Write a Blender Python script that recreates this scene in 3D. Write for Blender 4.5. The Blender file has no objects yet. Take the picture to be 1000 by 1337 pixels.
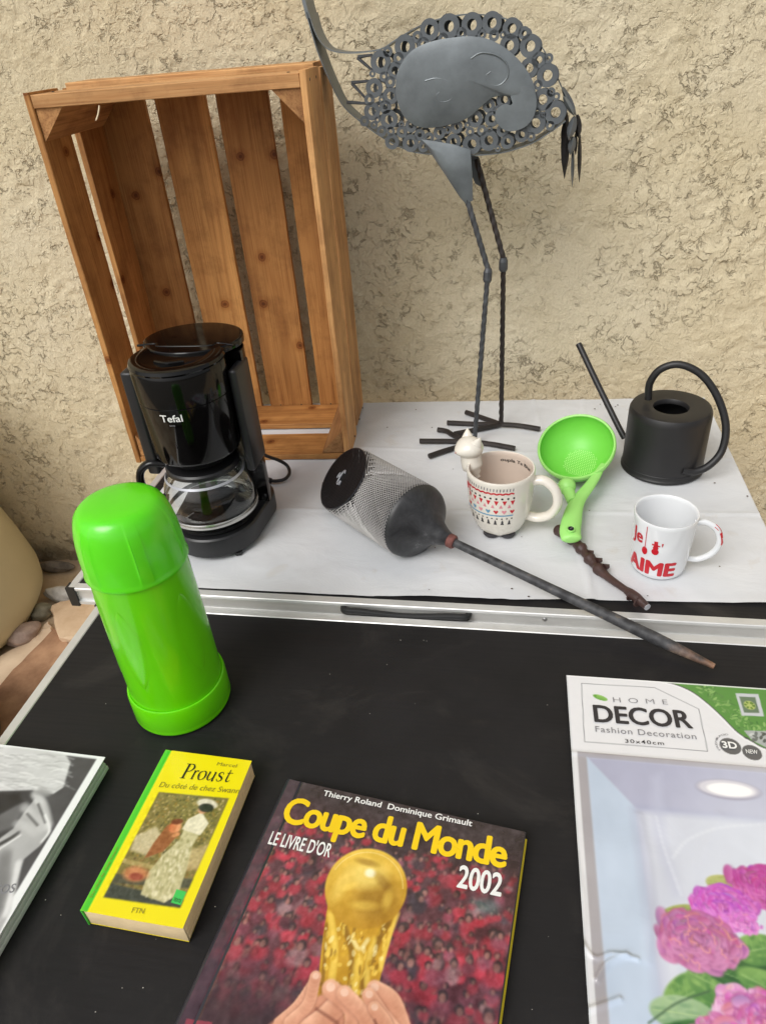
import bpy, bmesh, math, random
import numpy as np
from mathutils import Vector, Matrix, Quaternion

R = math.radians
C = bpy.context.scene.collection
scn = bpy.context.scene
random.seed(7)

# ------------------------------------------------------------------ camera, sky, sun, exposure
PPX, PPY, FPX, CAM_H = 500.0, 668.5, 928.8, 0.65
ROWX = Vector((0.98414977, 0.03073943, -0.17465483))
ROWY = Vector((0.16141186, -0.56319652, 0.81040477))
ROWZ = Vector((-0.07345361, -0.82575103, -0.55923144))
right = Vector((ROWX[0], ROWY[0], ROWZ[0])); down = Vector((ROWX[1], ROWY[1], ROWZ[1])); fwd = Vector((ROWX[2], ROWY[2], ROWZ[2]))
cam = bpy.data.cameras.new('camera'); camo = bpy.data.objects.new('camera', cam); C.objects.link(camo)
M4 = Matrix.Identity(4)
for i in range(3):
    M4[i][0] = right[i]; M4[i][1] = -down[i]; M4[i][2] = -fwd[i]
M4[2][3] = CAM_H
camo.matrix_world = M4
cam.sensor_fit = 'VERTICAL'; cam.sensor_height = 24.0; cam.lens = 24.0 * FPX / 1337.0
cam.clip_start = 0.02; cam.clip_end = 400
scn.camera = camo

SUN_EL, SUN_AZ = R(47), R(212)      # azimuth measured clockwise from +Y
w = bpy.data.worlds.new('World'); scn.world = w; w.use_nodes = True
nt = w.node_tree; nt.nodes.clear()
sky = nt.nodes.new('ShaderNodeTexSky'); sky.sky_type = 'NISHITA'; sky.sun_disc = False
sky.sun_elevation = SUN_EL; sky.sun_rotation = SUN_AZ; sky.dust_density = 4.0; sky.air_density = 1.2
hs = nt.nodes.new('ShaderNodeHueSaturation'); hs.inputs['Saturation'].default_value = 0.16
bg = nt.nodes.new('ShaderNodeBackground'); bg.inputs['Strength'].default_value = 0.135
out = nt.nodes.new('ShaderNodeOutputWorld')
nt.links.new(sky.outputs[0], hs.inputs['Color']); nt.links.new(hs.outputs[0], bg.inputs[0]); nt.links.new(bg.outputs[0], out.inputs[0])

sl = bpy.data.lights.new('sun', 'SUN'); sl.energy = 1.45; sl.angle = R(34); sl.color = (1.0, 0.98, 0.95)
so = bpy.data.objects.new('sun', sl); C.objects.link(so)
sd = Vector((math.sin(SUN_AZ) * math.cos(SUN_EL), math.cos(SUN_AZ) * math.cos(SUN_EL), math.sin(SUN_EL)))
so.rotation_euler = sd.to_track_quat('Z', 'Y').to_euler()

scn.view_settings.view_transform = 'Standard'; scn.view_settings.look = 'None'
scn.view_settings.exposure = -0.06; scn.view_settings.gamma = 1.0; scn.view_settings.use_curve_mapping = False
scn.render.engine = 'CYCLES'
scn.cycles.max_bounces = 10; scn.cycles.transparent_max_bounces = 12
scn.cycles.use_denoising = True

# ------------------------------------------------------------------ survey helpers (photo point -> real place)
def ray(px, py):
    v = Vector((px - PPX, py - PPY, FPX))
    return Vector((ROWX @ v if False else ROWX.dot(v), ROWY.dot(v), ROWZ.dot(v)))
EYE = Vector((0, 0, CAM_H))
def at_z(px, py, z=0.0):
    r = ray(px, py); return EYE + r * ((z - CAM_H) / r.z)
def at_y(px, py, y):
    r = ray(px, py); return EYE + r * (y / r.y)
def height_at(x, y, py):
    lo, hi = -1.0, 1.5
    for _ in range(50):
        m = (lo + hi) / 2
        d = Vector((x, y, m - CAM_H))
        q = PPY + FPX * d.dot(down) / d.dot(fwd)
        if q > py: lo = m
        else: hi = m
    return m
HB = 0.013        # the back table's top stands this much above the front one
K = 0.80
def lin1(v):
    v /= 255.0
    return v / 12.92 if v <= 0.04045 else ((v + 0.055) / 1.055) ** 2.4
def col(r, g, b, k=1.0):
    return (min(lin1(r) * k, .9), min(lin1(g) * k, .9), min(lin1(b) * k, .9), 1.0)

# ------------------------------------------------------------------ materials
def newmat(name):
    m = bpy.data.materials.new(name); m.use_nodes = True
    n = m.node_tree.nodes; b = n['Principled BSDF']
    return m, m.node_tree, b
def N(nt, t, **kw):
    n = nt.nodes.new(t)
    for k, v in kw.items():
        if k in n.inputs.keys(): n.inputs[k].default_value = v
        else: setattr(n, k, v)
    return n
def ramp(nt, fac, stops):
    r = nt.nodes.new('ShaderNodeValToRGB')
    while len(r.color_ramp.elements) > 1: r.color_ramp.elements.remove(r.color_ramp.elements[0])
    r.color_ramp.elements[0].position = stops[0][0]; r.color_ramp.elements[0].color = stops[0][1]
    for p, c in stops[1:]:
        e = r.color_ramp.elements.new(p); e.color = c
    nt.links.new(fac, r.inputs[0]); return r.outputs[0]
def coords(nt, scale=(1, 1, 1), rnd=True):
    tc = nt.nodes.new('ShaderNodeTexCoord'); mp = nt.nodes.new('ShaderNodeMapping')
    mp.inputs['Scale'].default_value = scale
    if rnd:
        oi = nt.nodes.new('ShaderNodeObjectInfo')
        mm = nt.nodes.new('ShaderNodeMath'); mm.operation = 'MULTIPLY'; mm.inputs[1].default_value = 37.0
        nt.links.new(oi.outputs['Random'], mm.inputs[0])
        cx = nt.nodes.new('ShaderNodeCombineXYZ')
        for k in range(3): nt.links.new(mm.outputs[0], cx.inputs[k])
        nt.links.new(cx.outputs[0], mp.inputs['Location'])
    nt.links.new(tc.outputs['Object'], mp.inputs['Vector'])
    return mp.outputs[0]
def mixc(nt, fac, a, b, mode='MIX'):
    m = nt.nodes.new('ShaderNodeMix'); m.data_type = 'RGBA'; m.blend_type = mode
    for i, v in ((0, fac), (6, a), (7, b)):
        if isinstance(v, (int, float)): m.inputs[i].default_value = v
        elif isinstance(v, tuple): m.inputs[i].default_value = v
        else: nt.links.new(v, m.inputs[i])
    return m.outputs[2]
def bump(nt, h, b, strength=0.3, dist=0.001):
    bp = nt.nodes.new('ShaderNodeBump'); bp.inputs['Strength'].default_value = strength; bp.inputs['Distance'].default_value = dist
    nt.links.new(h, bp.inputs['Height']); nt.links.new(bp.outputs[0], b.inputs['Normal'])

def surf(name, c, rough=0.5, metal=0.0, var=0.12, nscale=30.0, bstr=0.15, bdist=0.0005, rvar=0.1, coat=0.0, spec=None, sss=0.0):
    m, nt, b = newmat(name)
    v = coords(nt, rnd=False)
    n1 = N(nt, 'ShaderNodeTexNoise', Scale=nscale, Detail=6.0, Roughness=0.6); nt.links.new(v, n1.inputs['Vector'])
    dark = tuple(x * (1 - var) for x in c[:3]) + (1,); lite = tuple(min(x * (1 + var), .95) for x in c[:3]) + (1,)
    cc = ramp(nt, n1.outputs[0], [(0.3, dark), (0.7, lite)])
    nt.links.new(cc, b.inputs['Base Color'])
    b.inputs['Metallic'].default_value = metal
    mr = N(nt, 'ShaderNodeMapRange'); mr.inputs[3].default_value = max(rough - rvar, 0.02); mr.inputs[4].default_value = min(rough + rvar, 1)
    n3 = N(nt, 'ShaderNodeTexNoise', Scale=nscale * .45, Detail=4.0); nt.links.new(v, n3.inputs['Vector'])
    nt.links.new(n3.outputs[0], mr.inputs[0]); nt.links.new(mr.outputs[0], b.inputs['Roughness'])
    if bstr > 0:
        n2 = N(nt, 'ShaderNodeTexNoise', Scale=nscale * 12, Detail=3.0); nt.links.new(v, n2.inputs['Vector'])
        bump(nt, n2.outputs[0], b, bstr, bdist)
    if coat: b.inputs['Coat Weight'].default_value = coat; b.inputs['Coat Roughness'].default_value = 0.08
    if spec is not None: b.inputs['Specular IOR Level'].default_value = spec
    if sss:
        b.inputs['Subsurface Weight'].default_value = sss; b.inputs['Subsurface Scale'].default_value = 0.012
        b.inputs['Subsurface Radius'].default_value = (0.5, 1.0, 0.25)
    return m

def wood(name, axis, light, dark, knot=True):
    m, nt, b = newmat(name)
    s = [55.0, 55.0, 55.0]; s['xyz'.index(axis)] = 3.2
    v = coords(nt, tuple(s))
    n1 = N(nt, 'ShaderNodeTexNoise', Scale=1.0, Detail=7.0, Roughness=0.62, Distortion=0.9); nt.links.new(v, n1.inputs['Vector'])
    base = ramp(nt, n1.outputs[0], [(0.28, dark), (0.5, tuple((a * .45 + c * .55) for a, c in zip(dark, light))), (0.72, light)])
    s2 = [9.0] * 3; s2['xyz'.index(axis)] = 1.6
    v2 = coords(nt, tuple(s2))
    n2 = N(nt, 'ShaderNodeTexNoise', Scale=1.0, Detail=3.0, Distortion=1.2); nt.links.new(v2, n2.inputs['Vector'])
    f2 = ramp(nt, n2.outputs[0], [(0.35, (.66, .60, .54, 1)), (0.62, (1.08, 1.06, 1.04, 1))])
    base = mixc(nt, 0.8, base, f2, 'MULTIPLY')
    # fine dark fibres
    s3 = [420.0] * 3; s3['xyz'.index(axis)] = 9.0
    v3 = coords(nt, tuple(s3))
    n3 = N(nt, 'ShaderNodeTexNoise', Scale=1.0, Detail=2.0); nt.links.new(v3, n3.inputs['Vector'])
    f3 = ramp(nt, n3.outputs[0], [(0.33, (.6, .52, .45, 1)), (0.5, (1, 1, 1, 1))])
    base = mixc(nt, 0.6, base, f3, 'MULTIPLY')
    if knot:
        v4 = coords(nt, (9.0, 9.0, 9.0)); sp4 = nt.nodes.new('ShaderNodeSeparateXYZ'); nt.links.new(v4, sp4.inputs[0])
        i_, (j_, k_) = 'xyz'.index(axis), [q for q in range(3) if q != 'xyz'.index(axis)]
        ad4 = nt.nodes.new('ShaderNodeMath'); nt.links.new(sp4.outputs[j_], ad4.inputs[0]); nt.links.new(sp4.outputs[k_], ad4.inputs[1])
        cb4 = nt.nodes.new('ShaderNodeCombineXYZ'); nt.links.new(ad4.outputs[0], cb4.inputs[0]); nt.links.new(sp4.outputs[i_], cb4.inputs[1])
        nk = N(nt, 'ShaderNodeTexNoise', Scale=4.0, Detail=3.0); nt.links.new(cb4.outputs[0], nk.inputs['Vector'])
        mv = N(nt, 'ShaderNodeVectorMath', operation='MULTIPLY_ADD'); nt.links.new(nk.outputs['Color'], mv.inputs[0]); mv.inputs[1].default_value = (.06, .06, 0); nt.links.new(cb4.outputs[0], mv.inputs[2])
        vo = N(nt, 'ShaderNodeTexVoronoi', Scale=1.0, voronoi_dimensions='2D', Randomness=1.0); nt.links.new(mv.outputs[0], vo.inputs['Vector'])
        kf = ramp(nt, vo.outputs['Distance'], [(0.02, (.30, .18, .12, 1)), (0.045, (.62, .46, .34, 1)), (0.058, (.40, .26, .17, 1)), (0.075, (.82, .74, .66, 1)), (0.16, (1, 1, 1, 1))])
        base = mixc(nt, 1.0, base, kf, 'MULTIPLY')
    oi_ = nt.nodes.new('ShaderNodeObjectInfo'); tone = ramp(nt, oi_.outputs['Random'], [(0.0, (.78, .74, .70, 1)), (0.35, (1.0, .97, .93, 1)), (0.7, (.90, .90, .92, 1)), (1.0, (1.12, 1.08, 1.02, 1))])
    base = mixc(nt, 1.0, base, tone, 'MULTIPLY')
    s5 = [14.0] * 3; n5 = N(nt, 'ShaderNodeTexNoise', Scale=1.0, Detail=6.0, Roughness=.7); nt.links.new(coords(nt, tuple(s5)), n5.inputs['Vector'])
    base = mixc(nt, 0.7, base, ramp(nt, n5.outputs[0], [(0.38, (.70, .66, .64, 1)), (0.52, (1, 1, 1, 1))]), 'MULTIPLY')
    nt.links.new(base, b.inputs['Base Color']); b.inputs['Roughness'].default_value = 0.62
    b.inputs['Specular IOR Level'].default_value = 0.3
    bump(nt, n3.outputs[0], b, 0.5, 0.0006)
    return m

WL = col(222, 178, 124); WD = col(184, 130, 80)
WIL = col(208, 156, 94); WID = col(164, 112, 62)
wood_z = wood('pine_upright', 'z', WIL, WID); wood_x = wood('pine_across', 'x', WIL, WID); wood_y = wood('pine_depth', 'y', WIL, WID, False)
wood_zl = wood('pine_upright_pale', 'z', WL, WD, False); wood_xl = wood('pine_across_pale', 'x', WL, WD, False)

m_alu = surf('aluminium', col(216, 216, 214), 0.42, 0.45, 0.08, 18, 0.05)
m_black_board = surf('black_laminate', col(33, 32, 33), 0.55, 0, 0.22, 8, 0.25, 0.0004, 0.08, spec=0.22)
def worn_laminate():
    m = m_black_board; nt = m.node_tree; b = nt.nodes['Principled BSDF']
    v = coords(nt, rnd=False); n = N(nt, 'ShaderNodeTexNoise', Scale=5.0, Detail=8.0, Roughness=0.7, Distortion=1.2); nt.links.new(v, n.inputs['Vector'])
    src = b.inputs['Base Color'].links[0].from_socket
    f = ramp(nt, n.outputs[0], [(0.52, (0, 0, 0, 1)), (0.75, (.35, .35, .35, 1))])
    nt.links.new(mixc(nt, f, src, col(78, 74, 70)), b.inputs['Base Color'])
    mp = coords(nt, (3, 90, 3), rnd=False); n2 = N(nt, 'ShaderNodeTexNoise', Scale=3.0, Detail=4.0); nt.links.new(mp, n2.inputs['Vector'])
    rr = N(nt, 'ShaderNodeMapRange'); rr.inputs[1].default_value = .35; rr.inputs[2].default_value = .7; rr.inputs[3].default_value = .44; rr.inputs[4].default_value = .66
    nt.links.new(n2.outputs[0], rr.inputs[0]); nt.links.new(rr.outputs[0], b.inputs['Roughness'])
worn_laminate()
m_black_plastic = surf('black_plastic', col(26, 26, 27), 0.45, 0, 0.15, 30, 0.1)
m_gloss_black = surf('gloss_black_plastic', col(8, 7, 7), 0.10, 0, 0.1, 12, 0.0, rvar=0.03, spec=0.34)
m_satin_black = surf('satin_black_plastic', col(30, 30, 32), 0.38, 0, 0.1, 30, 0.2, 0.0003)
m_can = surf('black_powder_coat', col(31, 30, 31), 0.46, 0.0, 0.12, 20, 0.25, 0.0003, 0.06)
m_dark_iron = surf('dark_iron', col(42, 42, 44), 0.5, 0.3, 0.3, 60, 0.5, 0.0005)
m_sheet = surf('grey_painted_sheet', col(112, 118, 121), 0.40, 0.35, 0.30, 16, 0.2, 0.0004)
m_sheet_dark = surf('grey_sheet_dull', col(102, 107, 111), 0.42, 0.35, 0.2, 25, 0.2, 0.0004)
m_rod = surf('twisted_iron', col(78, 80, 83), 0.5, 0.4, 0.3, 50, 0.3, 0.0004)
m_rod2 = surf('brown_iron', col(52, 46, 44), 0.5, 0.3, 0.3, 50, 0.3, 0.0004)
m_white_ceramic = surf('white_ceramic', col(226, 228, 230), 0.12, 0, 0.02, 10, 0.0, rvar=0.04, coat=0.4)
m_cream_ceramic = surf('cream_ceramic', col(226, 220, 208), 0.22, 0, 0.03, 14, 0.0, rvar=0.06, coat=0.3)
m_inside_beige = surf('beige_glaze', col(208, 192, 178), 0.25, 0, 0.03, 14, 0.0)
m_red = surf('red_print', col(196, 30, 44), 0.3, 0, 0.05, 50, 0)
m_ink = surf('black_print', col(22, 22, 26), 0.4, 0, 0.05, 50, 0)
m_ink_soft = surf('charcoal_print', col(48, 46, 50), 0.4, 0, 0.05, 50, 0)
m_grey_ink = surf('grey_print', col(128, 128, 132), 0.4, 0, 0.05, 50, 0)
m_blue_ink = surf('blue_print', col(98, 150, 180), 0.4, 0, 0.05, 50, 0)
m_pink_ink = surf('pink_print', col(220, 140, 150), 0.4, 0, 0.05, 50, 0)
m_white_ink = surf('white_print', col(235, 235, 232), 0.35, 0, 0.03, 50, 0)
m_yellow_ink = surf('yellow_print', col(245, 205, 20), 0.3, 0, 0.05, 30, 0)
m_olive_ink = surf('olive_print', col(150, 140, 40), 0.4, 0, 0.05, 50, 0)
m_silver_ink = surf('silver_print', col(176, 178, 184), 0.35, 0.3, 0.05, 50, 0)
m_green = surf('lime_plastic', col(106, 212, 8), 0.24, 0, 0.07, 9, 0.05, 0.0003, 0.06, coat=0.25, sss=0.3)
m_green_cup = surf('lime_plastic_cup', col(92, 218, 18), 0.26, 0, 0.07, 9, 0.05, 0.0003, 0.06, coat=0.25, sss=0.3)
m_ladle = surf('pale_lime_plastic', col(158, 222, 118), 0.42, 0, 0.05, 12, 0.05, 0.0003)
m_ladle_in = surf('lime_bowl_plastic', col(118, 206, 74), 0.42, 0, 0.04, 12, 0.05, 0.0003)
m_pages = surf('yellowed_pages', col(222, 198, 154), 0.8, 0, 0.1, 40, 0.2)
m_wpages = surf('white_pages', col(200, 204, 196), 0.7, 0, 0.06, 40, 0.2)
m_cover_dark = surf('dark_cover_board', col(50, 48, 56), 0.3, 0, 0.1, 20, 0.05)
m_yellow_cover = surf('yellow_cover_board', col(222, 200, 30), 0.35, 0, 0.05, 20, 0)
m_white_card = surf('white_card', col(222, 222, 222), 0.35, 0, 0.02, 20, 0)
m_wand = surf('dark_brown_resin', col(66, 44, 40), 0.4, 0, 0.35, 60, 0.6, 0.001)
m_screw = surf('steel_screw', col(170, 170, 170), 0.3, 0.9, 0.05, 60, 0)
m_pot = surf('cream_glazed_pot', col(208, 196, 158), 0.5, 0, 0.06, 5, 0.1, 0.0006)
m_rust = surf('rusty_band', col(110, 66, 60), 0.7, 0.1, 0.3, 120, 0.5, 0.0005)

def glassmat():
    m, nt, b = newmat('carafe_glass')
    b.inputs['Base Color'].default_value = (0.96, 0.98, 0.97, 1); b.inputs['Roughness'].default_value = 0.0
    b.inputs['Transmission Weight'].default_value = 1.0; b.inputs['IOR'].default_value = 1.45
    return m
m_glass = glassmat()

def meshwire_mat():
    return surf('steel_wire', col(174, 171, 169), 0.5, 0.25, 0.12, 40, 0)
m_wire = meshwire_mat()
m_wire_dark = surf('dark_wire', col(64, 64, 68), 0.4, 0.5, 0.12, 40, 0)

def stake_mat():
    m, nt, b = newmat('stake_metal')
    tc = nt.nodes.new('ShaderNodeTexCoord'); sp = nt.nodes.new('ShaderNodeSeparateXYZ'); nt.links.new(tc.outputs['Object'], sp.inputs[0])
    n1 = N(nt, 'ShaderNodeTexNoise', Scale=70.0, Detail=6.0); nt.links.new(tc.outputs['Object'], n1.inputs['Vector'])
    ad = N(nt, 'ShaderNodeMath', operation='MULTIPLY_ADD'); ad.inputs[1].default_value = 0.07; nt.links.new(n1.outputs[0], ad.inputs[0]); nt.links.new(sp.outputs[2], ad.inputs[2])
    f = N(nt, 'ShaderNodeMapRange'); f.inputs[1].default_value = 0.345; f.inputs[2].default_value = 0.40
    nt.links.new(ad.outputs[0], f.inputs[0])
    g = ramp(nt, n1.outputs[0], [(0.35, col(44, 44, 46)), (0.6, col(78, 78, 80)), (.72, col(120, 108, 92))])
    r = ramp(nt, n1.outputs[0], [(0.35, col(88, 72, 62)), (0.55, col(134, 98, 74)), (0.7, col(160, 136, 116))])
    nt.links.new(mixc(nt, f.outputs[0], g, r), b.inputs['Base Color'])
    b.inputs['Roughness'].default_value = 0.6; b.inputs['Metallic'].default_value = 0.2
    bump(nt, n1.outputs[0], b, 0.5, 0.001); return m
m_stake = stake_mat()

def print_mat(name, rough=0.25, coat=0.3, film=0.0):
    m, nt, b = newmat(name)
    a = nt.nodes.new('ShaderNodeAttribute'); a.attribute_name = 'print'
    nt.links.new(a.outputs['Color'], b.inputs['Base Color']); b.inputs['Roughness'].default_value = rough
    b.inputs['Coat Weight'].default_value = coat; b.inputs['Coat Roughness'].default_value = 0.06
    v = coords(nt, rnd=False)
    n = N(nt, 'ShaderNodeTexNoise', Scale=14.0 if film else 8.0, Detail=3.0, Distortion=0.8); nt.links.new(v, n.inputs['Vector'])
    bump(nt, n.outputs[0], b, 0.35 if film else 0.15, 0.004 if film else 0.0015)
    return m

def wall_mat():
    m, nt, b = newmat('cream_stucco')
    v = coords(nt, rnd=False)
    def math_(op, x, y=None, z=None):
        q = nt.nodes.new('ShaderNodeMath'); q.operation = op
        for i, k in enumerate((x, y, z)):
            if k is None: continue
            if isinstance(k, (int, float)): q.inputs[i].default_value = k
            else: nt.links.new(k, q.inputs[i])
        return q.outputs[0]
    def noise(sc, det=4.0, rough=.55, vec=None, dist=0.0):
        n = N(nt, 'ShaderNodeTexNoise', Scale=sc, Detail=det, Roughness=rough, Distortion=dist); nt.links.new(vec or v, n.inputs['Vector']); return n
    def srange(x, a0, a1, o0, o1):
        r = nt.nodes.new('ShaderNodeMapRange'); r.interpolation_type = 'SMOOTHSTEP'
        for i, k in ((1, a0), (2, a1), (3, o0), (4, o1)): r.inputs[i].default_value = k
        nt.links.new(x, r.inputs[0]); return r.outputs[0]
    # warped coordinates
    wv = noise(26, 3.0); sub = N(nt, 'ShaderNodeVectorMath', operation='SUBTRACT'); nt.links.new(wv.outputs['Color'], sub.inputs[0]); sub.inputs[1].default_value = (.5, .5, .5)
    scl = N(nt, 'ShaderNodeVectorMath', operation='SCALE'); nt.links.new(sub.outputs[0], scl.inputs[0]); scl.inputs['Scale'].default_value = .030
    add = N(nt, 'ShaderNodeVectorMath', operation='ADD'); nt.links.new(v, add.inputs[0]); nt.links.new(scl.outputs[0], add.inputs[1]); wv_ = add.outputs[0]
    nA = noise(30, 5.0, .60, wv_).outputs[0]; nB = noise(66, 4.0, .55, wv_).outputs[0]
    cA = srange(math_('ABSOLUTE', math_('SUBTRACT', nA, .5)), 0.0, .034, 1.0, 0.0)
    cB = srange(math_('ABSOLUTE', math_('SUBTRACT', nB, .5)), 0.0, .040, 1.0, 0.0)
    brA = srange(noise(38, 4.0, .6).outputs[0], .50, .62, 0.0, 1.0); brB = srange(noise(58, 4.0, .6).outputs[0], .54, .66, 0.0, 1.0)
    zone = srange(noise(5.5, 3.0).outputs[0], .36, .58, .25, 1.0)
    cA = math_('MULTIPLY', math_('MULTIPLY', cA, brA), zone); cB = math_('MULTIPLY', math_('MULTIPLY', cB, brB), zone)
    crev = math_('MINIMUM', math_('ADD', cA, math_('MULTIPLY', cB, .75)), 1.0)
    step = math_('MULTIPLY', srange(nA, .46, .54, 0.0, 1.0), zone)
    fine = noise(240, 6.0, .75).outputs[0]; mid = noise(95, 5.0, .65, wv_).outputs[0]
    h = math_('ADD', math_('MULTIPLY', step, .40), math_('MULTIPLY', fine, .40)); h = math_('ADD', h, math_('MULTIPLY', mid, .75))
    h = math_('SUBTRACT', h, math_('MULTIPLY', crev, .9))
    n1 = noise(3.5, 5.0).outputs[0]
    c = ramp(nt, n1, [(0.3, col(219, 205, 172)), (0.7, col(228, 217, 190))])
    c2 = ramp(nt, fine, [(0.3, (.90, .88, .85, 1)), (0.62, (1.03, 1.03, 1.03, 1))]); c = mixc(nt, 1.0, c, c2, 'MULTIPLY')
    c = mixc(nt, math_('MULTIPLY', crev, .36), c, col(146, 122, 84))  # shade of the crevices painted in as a brown tint
    a = nt.nodes.new('ShaderNodeAttribute'); a.attribute_name = 'foot_tone'
    c = mixc(nt, a.outputs['Fac'], c, col(120, 104, 78))  # mottled darker tone towards the foot of the wall
    nt.links.new(c, b.inputs['Base Color']); b.inputs['Roughness'].default_value = 0.9; b.inputs['Specular IOR Level'].default_value = 0.15
    bump(nt, h, b, 1.0, 0.0046)
    return m

def cloth_mat():
    m, nt, b = newmat('white_table_paper')
    v = coords(nt, rnd=False)
    n1 = N(nt, 'ShaderNodeTexNoise', Scale=9.0, Detail=6.0); nt.links.new(v, n1.inputs['Vector'])
    c = ramp(nt, n1.outputs[0], [(0.3, col(205, 207, 210)), (0.7, col(217, 218, 220))])
    n4 = N(nt, 'ShaderNodeTexNoise', Scale=17.0, Detail=5.0, Distortion=0.4); nt.links.new(v, n4.inputs['Vector'])
    st = ramp(nt, n4.outputs[0], [(0.66, (1, 1, 1, 1)), (0.76, (.90, .85, .78, 1))])
    c = mixc(nt, 0.9, c, st, 'MULTIPLY')
    nt.links.new(c, b.inputs['Base Color']); b.inputs['Roughness'].default_value = 0.5
    mp = coords(nt, (20, 27, 10), rnd=False)
    n2 = N(nt, 'ShaderNodeTexNoise', Scale=0.6, Detail=6.0, Distortion=0.8, Roughness=0.6); nt.links.new(mp, n2.inputs['Vector'])
    bump(nt, n2.outputs[0], b, 0.45, 0.004); return m

def ground_mat():
    m, nt, b = newmat('pale_stone_ground')
    v = coords(nt, rnd=False)
    n1 = N(nt, 'ShaderNodeTexNoise', Scale=6.0, Detail=7.0); nt.links.new(v, n1.inputs['Vector'])
    c = ramp(nt, n1.outputs[0], [(0.3, col(176, 150, 118)), (0.5, col(208, 186, 156)), (0.7, col(222, 204, 176))])
    nt.links.new(c, b.inputs['Base Color']); b.inputs['Roughness'].default_value = 0.9
    n2 = N(nt, 'ShaderNodeTexNoise', Scale=90.0, Detail=6.0); nt.links.new(v, n2.inputs['Vector'])
    bump(nt, n2.outputs[0], b, 0.6, 0.003); return m

def rock_mat(name, a, c_, scale=14.0, stretch=(1, 1, 1)):
    m, nt, b = newmat(name)
    v = coords(nt, stretch)
    n1 = N(nt, 'ShaderNodeTexNoise', Scale=scale, Detail=8.0, Roughness=0.65); nt.links.new(v, n1.inputs['Vector'])
    nt.links.new(ramp(nt, n1.outputs[0], [(0.32, a), (0.68, c_)]), b.inputs['Base Color']); b.inputs['Roughness'].default_value = 0.8
    bump(nt, n1.outputs[0], b, 0.5, 0.003); return m

# ------------------------------------------------------------------ object helpers
def obj(name, me, mat=None, parent=None, smooth=False):
    if isinstance(me, bmesh.types.BMesh):
        bm = me; me = bpy.data.meshes.new(name); bm.normal_update(); bm.to_mesh(me); bm.free()
    if mat and not me.materials: me.materials.append(mat)
    if smooth:
        me.polygons.foreach_set('use_smooth', [True] * len(me.polygons))
    o = bpy.data.objects.new(name, me); C.objects.link(o)
    if parent: o.parent = parent
    return o
def thing(name, label, cat, loc=(0, 0, 0), rz=0.0, group=None):
    o = bpy.data.objects.new(name, None); C.objects.link(o); o.empty_display_size = .02
    o.location = loc; o.rotation_euler = (0, 0, rz); o['label'] = label; o['category'] = cat
    if group: o['group'] = group
    return o
def tag(o, label, cat, group=None):
    o['label'] = label; o['category'] = cat
    if group: o['group'] = group
    return o
def autosmooth(o, ang=35):
    me = o.data
    me.polygons.foreach_set('use_smooth', [True] * len(me.polygons))
    me.set_sharp_from_angle(angle=R(ang)); return o

def box_bm(x0, x1, y0, y1, z0, z1, bev=0.0, seg=2, jit=0.0, sub=0):
    bm = bmesh.new()
    bmesh.ops.create_cube(bm, size=1)
    for v in bm.verts:
        v.co = Vector(((x0 + x1) / 2 + v.co.x * (x1 - x0), (y0 + y1) / 2 + v.co.y * (y1 - y0), (z0 + z1) / 2 + v.co.z * (z1 - z0)))
    if bev: bmesh.ops.bevel(bm, geom=bm.edges[:], offset=bev, segments=seg, profile=0.5, affect='EDGES')
    return bm
def box(name, x0, x1, y0, y1, z0, z1, mat, parent=None, bev=0.001, seg=2):
    return autosmooth(obj(name, box_bm(x0, x1, y0, y1, z0, z1, bev, seg), mat, parent))

def plank(name, x0, x1, y0, y1, z0, z1, mat, parent, axis, seed, warp=0.0012):
    """a sawn board: many cross sections along its length, slightly wandering edges"""
    rnd = random.Random(seed)
    lo = [x0, y0, z0]; hi = [x1, y1, z1]; a = 'xyz'.index(axis); b, c = [i for i in range(3) if i != a]
    n = 14; bm = bmesh.new(); rings = []
    o1 = [0, 0]; ch = 0.0009
    w = [[(rnd.random() - .5) * warp for _ in range(n + 1)] for _ in range(4)]
    for q in w:
        for k in range(1, n): q[k] = (q[k - 1] + q[k] * 1.2) * .6
    for k in range(n + 1):
        t = lo[a] + (hi[a] - lo[a]) * k / n
        lb, hb_, lc, hc = lo[b] + w[0][k], hi[b] + w[1][k], lo[c] + w[2][k] * .4, hi[c] + w[3][k] * .4
        pts = [(lb + ch, lc), (hb_ - ch, lc), (hb_, lc + ch), (hb_, hc - ch), (hb_ - ch, hc), (lb + ch, hc), (lb, hc - ch), (lb, lc + ch)]
        r = []
        for pb, pc in pts:
            v = [0, 0, 0]; v[a] = t + (rnd.random() - .5) * .0006 * (k in (0, n)); v[b] = pb; v[c] = pc; r.append(bm.verts.new(v))
        rings.append(r)
    for k in range(n):
        for j in range(8): bm.faces.new((rings[k][j], rings[k][(j + 1) % 8], rings[k + 1][(j + 1) % 8], rings[k + 1][j]))
    bm.faces.new(rings[0][::-1]); bm.faces.new(rings[-1])
    bmesh.ops.recalc_face_normals(bm, faces=bm.faces)
    return autosmooth(obj(name, bm, mat, parent), 25)

def prism_bm(poly, axis, a0, a1):
    """polygon in the two other axes extruded along axis"""
    a = 'xyz'.index(axis); b, c = [i for i in range(3) if i != a]
    bm = bmesh.new(); rr = []
    for t in (a0, a1):
        r = []
        for p, q in poly:
            v = [0, 0, 0]; v[a] = t; v[b] = p; v[c] = q; r.append(bm.verts.new(v))
        rr.append(r)
    n = len(poly)
    for i in range(n): bm.faces.new((rr[0][i], rr[0][(i + 1) % n], rr[1][(i + 1) % n], rr[1][i]))
    bm.faces.new(rr[0][::-1]); bm.faces.new(rr[1])
    bmesh.ops.recalc_face_normals(bm, faces=bm.faces)
    return bm

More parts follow.
